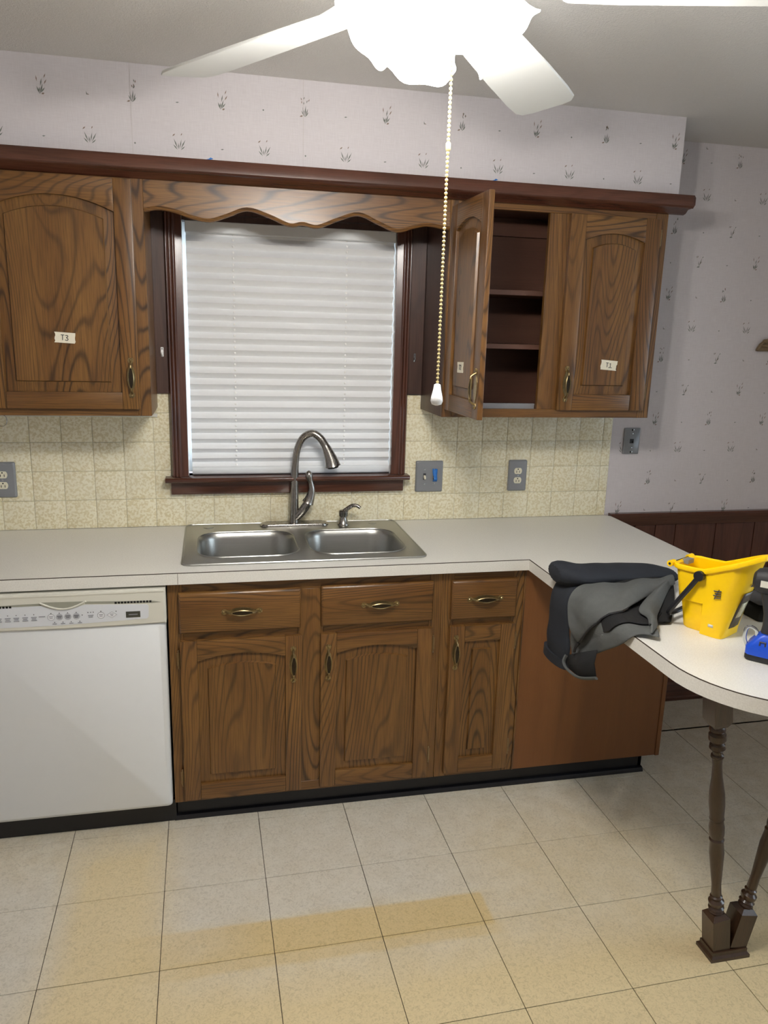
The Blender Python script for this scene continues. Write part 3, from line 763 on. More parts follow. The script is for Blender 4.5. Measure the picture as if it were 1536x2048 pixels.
ct = thing('worktop', (0.6, 0.3, 0.876), 'off-white laminate worktop with a rounded peninsula end on the right', 'worktop')
slab('top', 'laminate', outer, [hole], 0.876, ZT, ct, (0.6, 0.3, 0.876))
edge_line = outer[2:]
def strip(name, mat, pts, z0, z1, off, th, parent):
    P2 = [Vector(p) for p in pts]; I, O = [], []
    for i, p in enumerate(P2):
        a = (P2[i] - P2[i - 1]).normalized() if i else None
        b = (P2[i + 1] - P2[i]).normalized() if i < len(P2) - 1 else None
        d = ((a or b) + (b or a)).normalized(); n = Vector((d.y, -d.x)) * -1
        k = 1.0 / max(0.4, n.dot(Vector((-(a or b).y, (a or b).x))))
        n = n * k
        I.append(p + n * off); O.append(p + n * (off + th))
    mb = MB()
    mb.loft([[(a.x, a.y, z0), (b.x, b.y, z0), (b.x, b.y, z1), (a.x, a.y, z1)] for a, b in zip(I, O)])
    return mb.build(name, mat, parent)
strip('edge_band', 'laminate', edge_line, 0.8762, 0.9122, 0.0002, 0.0016, ct)
strip('edge_seam', 'joint', edge_line, 0.9124, 0.9143, -0.0012, 0.0026, ct)
MB().box(0.0592, 0.0602, -0.0083, -0.0075, 0.877, 0.912).build('edge_joint', 'joint', ct)

# ------------------------------------------------------------------ sink, faucet, soap pump
sk = thing('kitchen_sink', (0.48, 0.33, 0.914), 'double-bowl stainless steel sink set into the worktop', 'sink')
bowls = [(0.115, 0.468, 0.135, 0.468), (0.506, 0.852, 0.130, 0.462)]
rim = slab('rim', 'sink', rrect(0.0705, 0.8965, 0.062, 0.594, 0.03), [rrect(a, b, c, d, 0.085) for a, b, c, d in bowls], 0.9145, 0.9185, sk, (0.48, 0.33, 0.914))
lipp = rrect(0.0705, 0.8965, 0.062, 0.594, 0.03); lipp.append(lipp[0])
MB().tube([(x, y, 0.9180) for x, y in lipp], 0.0032, 6).build('rolled_edge', 'sink', sk)
for a, b, c, d in bowls:
    rings = []
    for ins, z, r in ((0, 0.9186, .085), (.004, .914, .084), (.010, .895, .082), (.016, .80, .078), (.030, .752, .07), (.07, .744, .05)):
        rings.append([(x, y, z) for x, y in rrect(a + ins, b - ins, c + ins, d - ins, r)])
    bo = MB().loft(rings, cap0=False).build('bowl', 'sink', sk, thick=0.0012)
    cx, cyy = (a + b) / 2, (c + d) / 2 + .04
    MB().lathe([(.056, 0), (.056, .003), (.044, .004), (.040, .0005), (.012, .0005)], (cx, cyy, .7448), (0, 0, 1), 20).build('drain', 'chrome', bo)
    lp = rrect(a, b, c, d, 0.085); lp.append(lp[0])
    MB().tube([(x, y, 0.9185) for x, y in lp], 0.0026, 6).build('bowl_edge', 'sink', sk)
MB().lathe([(.019, 0), (.019, .0015), (.015, .003), (.004, .0035)], (0.155, 0.545, .9186), (0, 0, 1), 20).build('hole_cover', 'sink', sk)
MB().lathe([(.017, 0), (.017, .0012), (.012, .002), (.004, .0025)], (0.80, 0.55, .9186), (0, 0, 1), 20).build('hole_cover', 'sink', sk)

fa = thing('faucet', (0.485, 0.555, 0.9187), 'brushed nickel gooseneck faucet with pull-down head behind the sink', 'faucet')
MB().loft([[(0.485 + x * s, 0.552 + y * s, z) for x, y in rrect(-.135, .135, -.030, .030, .0295, 8)] for s, z in ((1, .9188), (1, .9225), (.965, .9275), (.93, .9285))]).build('deck_plate', 'nickel', fa)
FY = 0.556
nk = curve_pts([(.484, FY, .9286), (.4845, FY, 1.00), (.486, FY, 1.08), (.4885, FY - .002, 1.16), (.497, FY - .006, 1.222), (.518, FY - .012, 1.266), (.551, FY - .02, 1.283), (.580, FY - .028, 1.268), (.601, FY - .034, 1.238)], 6)
rad = []
for i, p in enumerate(nk):
    t = i / (len(nk) - 1); rad.append(0.0200 - 0.0065 * min(1, t / .4) + (0.0018 * max(0, (t - .6) / .4)))
MB().tube(nk, rad, 16).build('neck', 'nickel', fa)
hd = curve_pts([(.600, FY - .034, 1.2395), (.613, FY - .037, 1.212), (.624, FY - .040, 1.182), (.630, FY - .042, 1.158)], 5)
h = MB().tube(hd, [0.0150 + 0.0165 * (i / (len(hd) - 1)) ** 1.1 for i in range(len(hd))], 16).build('spray_head', 'nickel', fa)
MB().tube([hd[-1], hd[-1] + Vector((.0012, 0, -.006))], [.024, .021], 16).build('nozzle', 'black_plastic', h)
MB().tube(curve_pts([(.488, FY - .004, .945), (.505, FY - .010, .962), (.524, FY - .014, .988), (.537, FY - .016, 1.010)], 4), [.014, .0145, .015, .0155, .016, .0165, .017, .017, .017, .017, .0168, .0165, .016], 14).build('valve_body', 'nickel', fa)
lv = curve_pts([(.537, FY - .016, 1.010), (.546, FY - .017, 1.032), (.552, FY - .018, 1.062), (.548, FY - .018, 1.090), (.541, FY - .017, 1.115), (.540, FY - .016, 1.138)], 4)
MB().tube(lv, [(lambda t: (.0165 * (1 - t) ** 2 + .0075 + .0060 * math.exp(-((t - .82) / .13) ** 2) - .006 * max(0, (t - .93) / .07),) * 2)(i / (len(lv) - 1)) for i in range(len(lv))], 12).build('lever', 'nickel', fa)

so = thing('soap_dispenser', (0.678, 0.535, 0.9187), 'brushed nickel soap pump standing on the sink deck right of the faucet', 'soap dispenser')
MB().lathe([(.024, 0), (.024, .003), (.020, .009), (.0155, .022), (.0135, .030), (.0135, .034)], (0.678, 0.535, .9188), (0, 0, 1), 20).build('base', 'nickel', so)
MB().lathe([(.016, 0), (.0178, .002), (.0178, .008), (.0185, .012), (.0185, .021), (.014, .025), (.006, .026)], (0.678, 0.535, .953), (0, 0, 1), 20).build('pump_head', 'nickel', so)
MB().tube(curve_pts([(.680, .533, .974), (.694, .528, .986), (.711, .521, .9985), (.728, .514, .999), (.741, .508, .991)], 4), [(.009 - .003 * i / 16, .009 - .003 * i / 16) for i in range(17)], 12).build('spout', 'nickel', so)

# ------------------------------------------------------------------ dishwasher
dx0, dx1 = -0.578, 0.0205
dw = thing('dishwasher', (-0.28, 0.3, 0.0), 'white built-in dishwasher with a push-button control strip under the worktop', 'dishwasher')
MB().box(dx0 + .01, dx1 - .004, 0.06, 0.58, 0.088, 0.868).build('tub', 'black', dw)
def door_ring(y, i):
    return [(x, y, z) for x, z in rrect(dx0 + i, dx1 - .003 - i, 0.088 + i, 0.750, 0.012, 4)]
MB().loft([door_ring(0.058, 0), door_ring(0.006, 0), door_ring(-0.002, .004), door_ring(-0.006, .016)]).build('door', 'white_enamel', dw, ang=50)
# control strip with a bowed lower edge
def strip_ring(y, i):
    n = 16; lowp = []
    for k in range(n + 1):
        t = k / n; x = dx0 + i + (dx1 - dx0 - 2 * i) * t
        lowp.append((x, 0.7515 - 0.004 * math.sin(PI * t) + i * .8))
    return [(x, y, z) for x, z in lowp] + [(dx1 - i, y, 0.868 - i * .6), (dx0 + i, y, 0.868 - i * .6)]
cpn = MB().loft([strip_ring(0.058, 0), strip_ring(-0.006, 0), strip_ring(-0.013, .006)]).build('control_panel', 'panel_white', dw)
MB().tube([(dx0 + .004 + (dx1 - dx0 - .008) * k / 12, -0.0125, 0.8585 + .002 * abs(2 * k / 12 - 1)) for k in range(13)], (0.0025, .004), 8).build('top_bead', 'panel_white', cpn)
YP = -0.0132
ins = [(-0.560, 0.829), (-0.345, 0.828)] + [(-0.345 + .126 * k / 8, 0.828 - .016 * math.sin(PI * k / 8)) for k in range(1, 8)] + [(-0.219, 0.826), (-0.036, 0.818), (-0.031, 0.813), (-0.032, 0.777), (-0.038, 0.771), (-0.30, 0.762), (-0.560, 0.763)]
MB().prism(ins, 'y', YP - .0006, YP + .001).build('overlay', 'panel_inset', cpn)
for pts, nm, mt in (([(-0.345 + .126 * k / 10, 0.839 - .002 * k / 10) for k in range(11)] + [(-0.219 - .126 * k / 10, 0.837 - .020 * math.sin(PI * k / 10) - (0 if 0 < k < 10 else .0005)) for k in range(1, 10)], 'handle_recess', 'olive_grey'),):
    MB().prism(pts, 'y', YP - .0009, YP + .001).build(nm, mt, cpn)
MB().tube([(-0.348 + .132 * k / 10, YP - .002, 0.8375 - .022 * math.sin(PI * k / 10)) for k in range(11)], 0.0030, 8).build('handle_lip', 'panel_white', cpn)
MB().prism([(-.55, .832), (-.345, .836), (-.345, .829), (-.55, .826)], 'y', YP - .0005, YP + .001).build('groove', 'olive_grey', cpn)
MB().prism([(-.219, .836), (-.02, .829), (.006, .824), (-.02, .822), (-.219, .828)], 'y', YP - .0005, YP + .001).build('groove', 'olive_grey', cpn)
for x in [-.132 + .0094 * k for k in range(12)] + [-.436 - .0094 * k for k in range(12)]:
    zz = 0.8275 if x > -.3 else 0.8285
    MB().box(x, x + .0066, YP - .001, YP + .001, zz - .0032, zz + .0032).build('vent_slot', 'hole', cpn)
MB().box(-.100, -.057, YP - .0014, YP + .001, .777, .797).build('display', 'display', cpn)
MB().box(-.092, -.065, YP - .0018, YP - .0013, .7855, .7885).build('display_segment', 'legend', cpn)
def disc(x, z, r, mt, nm, n=20, y=YP - .0012):
    return MB().prism([(x + r * math.cos(2 * PI * k / n), z + r * math.sin(2 * PI * k / n)) for k in range(n)], 'y', y, YP + .001).build(nm, mt, cpn)
def bars(x, z, w, mt='legend', n=2):
    mb = MB()
    for k in range(n): mb.box(x - w / 2 * (1 - .25 * (k % 2)), x + w / 2 * (1 - .25 * (k % 2)), YP - .0019, YP - .0012, z + (.5 * (n - 1) - k) * .0050 - .0009, z + (.5 * (n - 1) - k) * .0050 + .0009)
    return mb.build('legend', mt, cpn)
disc(-.174, .789, .0110, 'legend', 'button'); disc(-.174, .789, .0098, 'btn_white', 'button_face', y=YP - .0015); bars(-.174, .789, .012)
def dia(k): return [(-.142 - .0155 * k, .789), (-.142, .789 - .0105 * k), (-.142 + .0155 * k, .789), (-.142, .789 + .0105 * k)]
MB().prism(dia(1), 'y', YP - .0011, YP + .001).build('button', 'legend', cpn)
MB().prism(dia(.9), 'y', YP - .0015, YP + .001).build('button_face', 'btn_white', cpn); bars(-.142, .789, .010)
bars(-.204, .788, .016, n=2)
for x in (-.246, -.271, -.295): disc(x, .790, .0105, 'btn_grey', 'button'); bars(x, .790, .014, 'legend_dark')
disc(-.319, .790, .0105, 'legend', 'button'); disc(-.319, .790, .0096, 'btn_white', 'button_face', y=YP - .0015); bars(-.319, .790, .012)
for x in (-.368, -.393, -.418, -.442, -.467): bars(x, .788, .016, n=3); disc(x, .8015, .0014, 'legend_dark', 'indicator', 8)
for x in (-.246, -.271, -.295, -.319): disc(x, .8025, .0015, 'legend_dark', 'indicator', 8); disc(x + .009, .773, .0015, 'legend_dark', 'indicator', 8); bars(x + .009, .7685, .012, n=1)
for x in (-.212, -.204, -.196): disc(x, .8005, .0015, 'legend_dark', 'indicator', 8)
for x, z in ((-.174, .802), (-.129, .800), (-.229, .793)): disc(x, z, .0016, 'legend_dark', 'indicator', 8)
bars(-.345, .794, .018, n=1)
MB().box(dx0, 0.026, 0.046, 0.058, 0.0008, 0.082).box(dx0, .022, 0.0585, .075, .075, .0865).build('kick_plate', 'black', dw)

# ------------------------------------------------------------------ window blind
bl = thing('pleated_blind', (0.481, 0.60, 1.115), 'white pleated fabric blind covering the kitchen window', 'blind')
bx0, bx1 = 0.099, 0.8735
zs = [(2.012, 0)]; z = 1.992; k = 0
while z > 1.150:
    t = (1.992 - z) / .85
    zs.append((z, 0)); zs.append((z - 0.0215 + 0.004 * max(0, t - .75) / .25, 1)); z -= 0.0425 - 0.008 * max(0, t - .7) / .3
zs.append((1.140, 0))
mb = MB()
ybk, yfr = 0.622, 0.604
pts = []
for z, f in zs:
    y = yfr if f else ybk
    pts.append([(bx0, y, z), ((bx0 + bx1) / 2, y, z), (bx1, y, z)])
mb.grid(pts).build('fabric', 'blind', bl, thick=0.0008, flat=True)
MB().box(bx0 - .002, bx1 + .002, 0.594, 0.632, 2.001, 2.040).build('head_rail', 'blind_rail', bl, bevel=.002)
MB().prism([(0.602, 1.146), (0.599, 1.140), (0.599, 1.121), (0.604, 1.115), (0.626, 1.115), (0.626, 1.146)], 'x', bx0, bx1).build('bottom_rail', 'blind_rail', bl, bevel=.001)
for cx in (0.2665, 0.6885):  # white beads on the pleats imitate daylight through the lift holes
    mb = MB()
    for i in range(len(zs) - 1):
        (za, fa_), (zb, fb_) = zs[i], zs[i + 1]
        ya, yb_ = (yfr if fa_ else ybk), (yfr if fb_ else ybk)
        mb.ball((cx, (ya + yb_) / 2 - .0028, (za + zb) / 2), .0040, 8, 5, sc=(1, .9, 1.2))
    lab(mb.build('daylight_dots', 'white_plastic', bl, kind='stuff'), 'white beads standing in for daylight through the pleat holes')

# little curtain-rod brackets on the dark boards
for x, z, l in ((0.004, 1.578, 'small white metal curtain hook on the dark board left of the window'), (0.9605, 1.576, 'small bright metal curtain hook on the dark board right of the window')):
    hk = thing('curtain_hook', (x, 0.587, z), l, 'hook', 'curtain hooks beside the window')
    MB().box(x - .005, x + .005, 0.5855, 0.5878, z - .018, z + .016).build('plate', 'white_plastic' if x < .5 else 'chrome', hk, bevel=.0008)
    MB().tube([(x, .586, z - .010), (x, .579, z - .014), (x, .574, z - .010), (x, .573, z - .002)], .0022, 8).build('hook', 'white_plastic' if x < .5 else 'chrome', hk)
    MB().lathe([(.0022, 0), (.0022, .0012), (.0008, .0016)], (x, .5855, z + .010), (0, -1, 0), 10).build('screw', 'legend_dark', hk)

# ------------------------------------------------------------------ wall plates
def plate(root, x0, x1, z0, z1, y, mat='steel_plate'):
    o = .007
    rings = [[(x, yy, z) for x, z in rrect(x0 + i, x1 - i, z0 + i, z1 - i, .006, 4)] for yy, i in ((y, 0), (y - .004, .0005), (y - .0075, o * .6), (y - .0085, o + .001))]
    return MB().loft(rings).build('plate', mat, root, ang=50)
def screw(root, x, y, z, mt='chrome'):
    MB().lathe([(.0032, 0), (.0032, .0008), (.001, .0016)], (x, y, z), (0, -1, 0), 10).build('screw', mt, root)
def outlet(xc, zc, w, l):
    y = YB - .0084
    o = thing('outlet', (xc, y, zc - .065), l, 'outlet', 'duplex outlets on the tiles')
    plate(o, xc - w / 2, xc + w / 2, zc - .066, zc + .066, y)
    yp = y - .0085
    for s in (1, -1):
        c = zc + s * .0198
        pts = []
        for k in range(24):
            a = 2 * PI * k / 24; pts.append((xc + .0172 * math.cos(a), c + max(-.0128, min(.0128, .0172 * math.sin(a)))))
        rc = MB().prism(pts, 'y', yp - .0012, yp + .002).build('receptacle', 'ivory', o)
        for sx in (-1, 1): MB().box(xc + sx * .0064 - .0011, xc + sx * .0064 + .0011, yp - .0016, yp - .001, c - .0075, c + .0015).build('slot', 'hole', rc)
        MB().lathe([(.0026, 0), (.0026, .0005)], (xc, yp - .0011, c + .0075), (0, -1, 0), 10).build('ground_hole', 'hole', rc)
    screw(o, xc, yp, zc)
    return o
outlet(1.4275, 1.0975, 0.082, 'grey-plated double power socket on the tiles right of the blue-taped switch')
outlet(-0.5735, 1.106, 0.089, 'grey-plated double power socket cut by the left edge of the photo')
sw = thing('light_switch', (1.042, YB - .0084, 1.034), 'grey two-gang switch plate on the tiles right of the window', 'switch')
yq = YB - .0084
plate(sw, 0.984, 1.100, 1.034, 1.163, yq)
for xs in (1.021, 1.0625):
    MB().box(xs - .0055, xs + .0055, yq - .0105, yq - .0084, 1.086, 1.112).build('slot', 'legend_dark', sw)
    MB().loft([[(xs + a * .0042, yq - .0086, zc_ + b * .0075) for a, b in ((-1, -1), (1, -1), (1, 1), (-1, 1))] if i == 0 else [(xs + a * .0036, yq - .0195, zc_ - .006 + b * .004) for a, b in ((-1, -1), (1, -1), (1, 1), (-1, 1))] for i, zc_ in ((0, 1.0985), (1, 1.0985))]).build('toggle', 'ivory', sw, bevel=.0008)
    for zz in (1.0685, 1.129): screw(sw, xs, yq - .0085, zz)
rows_ = []
for z, y, w in ((1.131, yq - .0094, .0105), (1.116, yq - .0098, .0105), (1.106, yq - .0125, .0085), (1.097, yq - .0208, .0075), (1.088, yq - .0212, .0078), (1.082, yq - .0125, .0085), (1.078, yq - .0096, .009)):
    rows_.append([(1.0645 - w, y, z), (1.0645, y - .0003, z), (1.0645 + w, y, z - .001)])
tag(MB().grid(rows_).build('painters_tape', 'blue_tape', None, (1.0645, yq, 1.078), thick=.0004), 'strip of blue painter\'s tape over the right switch toggle', 'tape')
pj = thing('phone_jack', (1.9465, YB - .0005, 1.184), 'steel telephone jack plate on the wallpaper beside the tiled splashback', 'phone jack')
MB().loft([[(x, yy, z) for x, z in rrect(1.909 + i, 1.984 - i, 1.184 + i, 1.297 - i, .003, 3)] for yy, i in ((YB - .0005, 0), (YB - .005, .0004), (YB - .007, .003))]).build('plate', 'steel_plate', pj)
jk = MB().box(1.937, 1.955, YB - .0078, YB - .0069, 1.231, 1.250).build('socket', 'black_plastic', pj)
MB().box(1.947, 1.954, YB - .0082, YB - .0077, 1.232, 1.242).build('contact', 'hole', jk)
for zz in (1.289, 1.193): MB().box(1.9425, 1.9475, YB - .0076, YB - .0069, zz - .004, zz + .004).build('slot', 'hole', pj); screw(pj, 1.9505, YB - .007, zz)
for zz in (1.272, 1.2105): screw(pj, 1.948, YB - .007, zz)

# carved ornament cut by the right edge of the picture
orn = thing('wall_ornament', (2.62, YB - .001, 1.633), 'carved brown wooden ornament on the wallpaper at the right edge', 'ornament')
n = 18
arch = [(2.498 + .246 * k / n, 1.640 + .062 * math.sin(PI * k / n) ** .55) for k in range(n + 1)]
MB().prism(arch + [(2.744, 1.634), (2.498, 1.634)], 'y', YB - .014, YB - .001).build('backing', 'carved', orn, bevel=.003)
MB().tube([(x, YB - .015, z - .004) for x, z in arch], .007, 8).build('carved_border', 'carved', orn)
MB().box(2.512, 2.730, YB - .022, YB - .0135, 1.652, 1.662).build('bar', 'carved', orn, bevel=.002)
for k in range(5): MB().ball((2.535 + .043 * k, YB - .015, 1.676), .012, 10, 6, sc=(1.3, .7, .8)).build('carved_scroll', 'carved', orn)

# ------------------------------------------------------------------ tape labels on the upper doors
def strokes(root, paths, mat4, r=.0011):
    mb = MB()
    for p in paths: mb.tube([mat4 @ Vector((x * 1.15, -.0006, z * 1.15)) for x, z in p], (r, r), 6)
    return lab(mb.build('lettering', 'ink', root), 'handwritten letters in dark ink')
TT = [[(-.011, .007), (-.002, .0072)], [(-.0065, .007), (-.0062, -.007)]]
def tape(M4, w, h, glyphs, label):
    c = M4 @ Vector((0, 0, 0))
    t = thing('masking_tape', c, label, 'tape', 'numbered tape labels on the upper doors')
    e = [(-w / 2 + random.uniform(-.002, .002), -h / 2 + h * k / 6) for k in range(7)]
    f = [(w / 2 + random.uniform(-.002, .002), h / 2 - h * k / 6) for k in range(7)]
    mb = MB().prism([(x, z) for x, z in e + f], 'y', -.0003, .0003); mb.xform(M4); mb.build('strip', 'mask_tape', t)
    strokes(t, TT + glyphs, M4)
three = [[(p.x, p.z) for p in curve_pts([(.001, 0, .006), (.006, 0, .0068), (.0075, 0, .003), (.0035, 0, .0005), (.008, 0, -.003), (.006, 0, -.0068), (.000, 0, -.006)], 4)]]
one = [[(.002, .004), (.005, .007), (.005, -.007)], [(-.001, -.0072), (.011, -.0068)]]
two = [[(p.x, p.z) for p in curve_pts([(.001, 0, .004), (.005, 0, .007), (.008, 0, .003), (.002, 0, -.006)], 4)] + [(.009, -.0065)]]
tape(Matrix.Translation((-0.276, 0.2815 - .0008, 1.625)) @ Matrix.Rotation(R(3), 4, 'Y'), .062, .033, three, 'masking tape label reading T3 on the left cabinet door')
tape(Matrix.Translation((1.633, 0.2815 - .0008, 1.5725)) @ Matrix.Rotation(R(4), 4, 'Y'), .064, .036, one, 'masking tape label reading T1 on the right cabinet door')
od = Matrix.Translation((1.019, 0.300, 1.403)) @ Matrix.Rotation(R(-89), 4, 'Z')
tape(od @ Matrix.Translation((0.165, -0.0175 - .0008, 0.158)) @ Matrix.Rotation(R(-2), 4, 'Y'), .060, .036, two, 'masking tape label reading T2 on the open cabinet door')
for x, l in ((0.187, 'tiny blue tape scrap on the crown board over the valance'), (1.135, 'tiny blue tape scrap on the crown board over the open door')):
    tag(MB().prism([(x - .012, 2.1815), (x - .002, 2.181), (x + .012, 2.186), (x + .004, 2.189), (x - .001, 2.185)], 'y', .262, .268).build('tape_scrap', 'blue_tape', None, (x, .265, 2.181)), l, 'tape', 'blue tape scraps on the crown board')
tag(MB().tube([(-0.512 + .015 * math.cos(2 * PI * k / 20), 0.40 + .004 * math.sin(2 * PI * k / 20), 1.345 + .019 * math.sin(2 * PI * k / 20)) for k in range(21)], .0011, 6).tube([(-.512, .40, 1.364), (-.512, .40, 1.381)], .0013, 6).build('wire_loop', 'chrome', None, (-.512, .40, 1.33)), 'thin wire loop hanging under the left wall cabinet', 'wire loop')

# ------------------------------------------------------------------ peninsula leg
def spindle(root, base, top):
    base, top = Vector(base), Vector(top); L = (top - base).length; d = (top - base).normalized()
    q = Vector((0, 0, 1)).rotation_difference(d)
    mat = Matrix.Translation(base) @ q.to_matrix().to_4x4()
    hb, ht = .105, .150
    mb = MB()
    mb.loft([[Vector((x * s, y * s, z)) for x, y in ((-1, -1), (1, -1), (1, 1), (-1, 1))] for s, z in ((.026, -.012), (.026, hb - .012), (.016, hb))])
    mb.loft([[Vector((x * s, y * s, z)) for x, y in ((-1, -1), (1, -1), (1, 1), (-1, 1))] for s, z in ((.017, L - ht), (.0255, L - ht + .016), (.0255, L))])
    z0, z1 = hb - .002, L - ht + .002
    prof = [(0, .016), (.012, .020), (.022, .017), (.030, .021), (.040, .016), (.050, .020), (.066, .021), (.078, .014), (.092, .0165), (.098, .012), (.105, .0135),
            (.16, .0125), (.26, .0165), (.34, .0195), (.395, .0175), (.410, .0195), (.420, .0165), (.440, .0195), (.480, .0200), (.515, .0165), (.522, .0195), (.535, .0180),
            (.60, .0205), (.66, .0195), (.74, .0135), (.80, .0120), (.835, .0130), (.842, .0165), (.852, .0155), (.858, .0120), (.872, .0130), (.888, .0205), (.905, .0190), (.912, .0150), (.930, .0220), (.955, .0215), (.965, .0150), (.978, .0205), (.990, .0200), (1.0, .017)]
    mb.lathe([(r, z0 + (z1 - z0) * t) for t, r in prof], (0, 0, 0), (0, 0, 1), 20)
    mb.xform(mat)
    return mb.build('spindle', 'spindle', root, base, ang=28)
lg = thing('turned_pedestal', (1.548, -0.832, 0.0), 'dark turned wooden V-shaped pedestal under the rounded worktop end', 'pedestal')
MB().loft([[(1.548 + x, -.830 + y, z) for x, y in ((-a, -b), (a, -b), (a, b), (-a, b))] for a, b, z in ((.060, .036, .0006), (.060, .036, .010), (.054, .030, .016), (.054, .030, .026))]).build('base', 'spindle', lg)
spindle(lg, (1.522, -.830, .036), (1.392, -.855, .869))
spindle(lg, (1.578, -.830, .040), (1.736, -.845, .869))

# ------------------------------------------------------------------ jacket draped over the edge
xE = 1.2425; RR = 0.02
def drape(y, w, h):
    L = PI / 2 * RR; a = (w + L / 2) / L
    cx, cz = xE + RR, ZT - RR
    if a <= 0: return Vector((cx - (w + L / 2), y, ZT + h))
    if a >= 1: return Vector((xE - h, y, cz - (w - L / 2)))
    t = a * PI / 2
    return Vector((cx - (RR + h) * math.sin(t), y, cz + (RR + h) * math.cos(t)))
def nz(x, y, s=1.0): return mnoise.noise(Vector((x * s, y * s, 3.7)))
def path_eval(P, t):
    n = len(P) - 1; f = t * n; i = min(int(f), n - 1); return Vector(P[i]).lerp(Vector(P[i + 1]), f - i)
def smooth(P): return [(p.x, p.y) for p in curve_pts([(a, b, 0) for a, b in P], 6)]
def patch(topP, botP, hfun, nu=30, nv=24):
    topP, botP = smooth(topP), smooth(botP); rows = []
    for j in range(nv + 1):
        v = j / nv; row = []
        for i in range(nu + 1):
            u = i / nu
            p = path_eval([(a, b, 0) for a, b in topP], u).lerp(path_eval([(a, b, 0) for a, b in botP], u), v)
            row.append(drape(p.x, p.y, hfun(u, v, p.x, p.y)))
        rows.append(row)
    return rows
jt = thing('jacket', (1.35, -0.45, 0.75), 'dark navy jacket with grey fleece lining draped over the worktop edge', 'jacket')
# lining, lower layer with the hem
lowr = patch([(-.395, -.010), (-.40, -.10), (-.42, -.20)], [(-.412, .205), (-.48, .158), (-.57, .098), (-.66, .040), (-.735, -.020), (-.752, -.040)],
             lambda u, v, y, w: .010 + .006 * nz(y, w, 14) + .010 * math.sin(PI * v) * (1 - u) + .006 * max(0, math.sin(w * 34 + y * 22)) * math.sin(PI * v) + (.004 if v > .86 else 0))
MB().grid(lowr).build('lining', 'fleece', jt, thick=.005, sub=1)
def upper_h(u, v, y, w): return .028 + .020 * math.sin(PI * min(1, v * 1.02)) ** .6 + .010 * nz(y, w, 11) + .006 * math.sin(w * 55 + y * 34) * math.sin(PI * v) - .010 * max(0, u - .7)
uppr = patch([(-.372, -.030), (-.365, -.12), (-.352, -.22), (-.350, -.320)], [(-.470, .112), (-.495, .085), (-.535, .035), (-.585, -.015), (-.565, -.065), (-.530, -.120), (-.480, -.185), (-.405, -.305)], upper_h)
MB().grid(uppr).build('lining', 'fleece', jt, thick=.006, sub=1)
edge = [uppr[-1][i] + Vector((-.003, -.002, .000)) for i in range(len(uppr[-1]))]
MB().tube(edge[:17], .0030, 6).build('zipper', 'black_plastic', jt)
zp = edge[1]
lab(MB().tube([zp, zp + Vector((-.006, .006, -.014)), zp + Vector((-.006, .012, -.032))], [.005, .004, .0045], 8).build('zipper_pull', 'black_plastic', jt), 'black metal zipper pull')
# dark inside showing in the gap, and the front edge folded round to the right
gap = patch([(-.52, .04), (-.57, .0), (-.55, -.07), (-.47, -.19)], [(-.54, .055), (-.63, .005), (-.675, -.055), (-.60, -.14)], lambda u, v, y, w: .019)
MB().grid(gap).build('inner_shell', 'cloth_black', jt, thick=.002)
band = patch([(-.365, -.322), (-.47, -.235), (-.575, -.150), (-.645, -.095), (-.700, -.062), (-.742, -.022)], [(-.400, -.290), (-.495, -.165), (-.565, -.095), (-.610, -.066), (-.650, -.066), (-.705, -.040)],
             lambda u, v, y, w: .014 + .026 * math.sin(PI * (.12 + .88 * v)) ** .8 * (1 - .35 * u) + .012 * v)
MB().grid(band).build('lining', 'fleece', jt, thick=.007, sub=1)
# turned-up hem corner
MB().grid([[Vector((1.216, -.408, .735)), Vector((1.208, -.49, .778)), Vector((1.214, -.575, .822))], [Vector((1.206, -.425, .716)), Vector((1.198, -.50, .742)), Vector((1.206, -.580, .785))], [Vector((1.208, -.435, .703)), Vector((1.202, -.515, .712)), Vector((1.212, -.588, .745))]]).build('hem_corner', 'cloth_black', jt, thick=.003)
MB().tube(curve_pts([(1.210, -.404, .733), (1.200, -.410, .714), (1.200, -.440, .702), (1.201, -.515, .711), (1.211, -.590, .744)], 5), (.004, .0065), 8).build('hem_edge', 'fleece', jt)
# navy sleeves and shell
MB().rings_ab([((1.196 + .408 * k / 14, -.292 - .014 * math.sin(k * .45) - .002 * k, .958 + .003 * math.sin(k * 1.3) - .0008 * k), (0, (.068 + .007 * math.sin(k * .9)) * ((.80, .96)[k] if k < 2 else 1 if k < 11 else 1 - .09 * (k - 10)), 0), (-.002, 0, (.038 - .0012 * k + .003 * math.sin(k * 1.7)) * ((.8, .96)[k] if k < 2 else 1))) for k in range(15)], 18).build('sleeve', 'navy', jt, sub=1)
hang = []
for k in range(15):
    t = k / 14
    w = -.10 + .335 * t
    c = drape(-.322 + .008 * math.sin(t * 4), w, .022)
    c2 = drape(-.322, w + .01, .022); d = (c2 - c).normalized(); nrm = Vector((d.z, 0, -d.x))
    if nrm.x > 0 and nrm.z < 0: nrm = -nrm
    hang.append((c, (0, .052 + .026 * t + .004 * math.sin(k * 1.9), 0), nrm * (.020 + .003 * math.sin(k * 1.3))))
MB().rings_ab(hang, 18).build('sleeve', 'navy', jt, sub=1)
cu = drape(-.32, .205, .022)
MB().rings_ab([((cu.x, -.316, cu.z + .003), (0, .0795, 0), (.0235, 0, 0)), ((cu.x, -.316, cu.z - .026), (0, .0805, 0), (.024, 0, 0))], 18).build('cuff', 'navy', jt)
sh = []
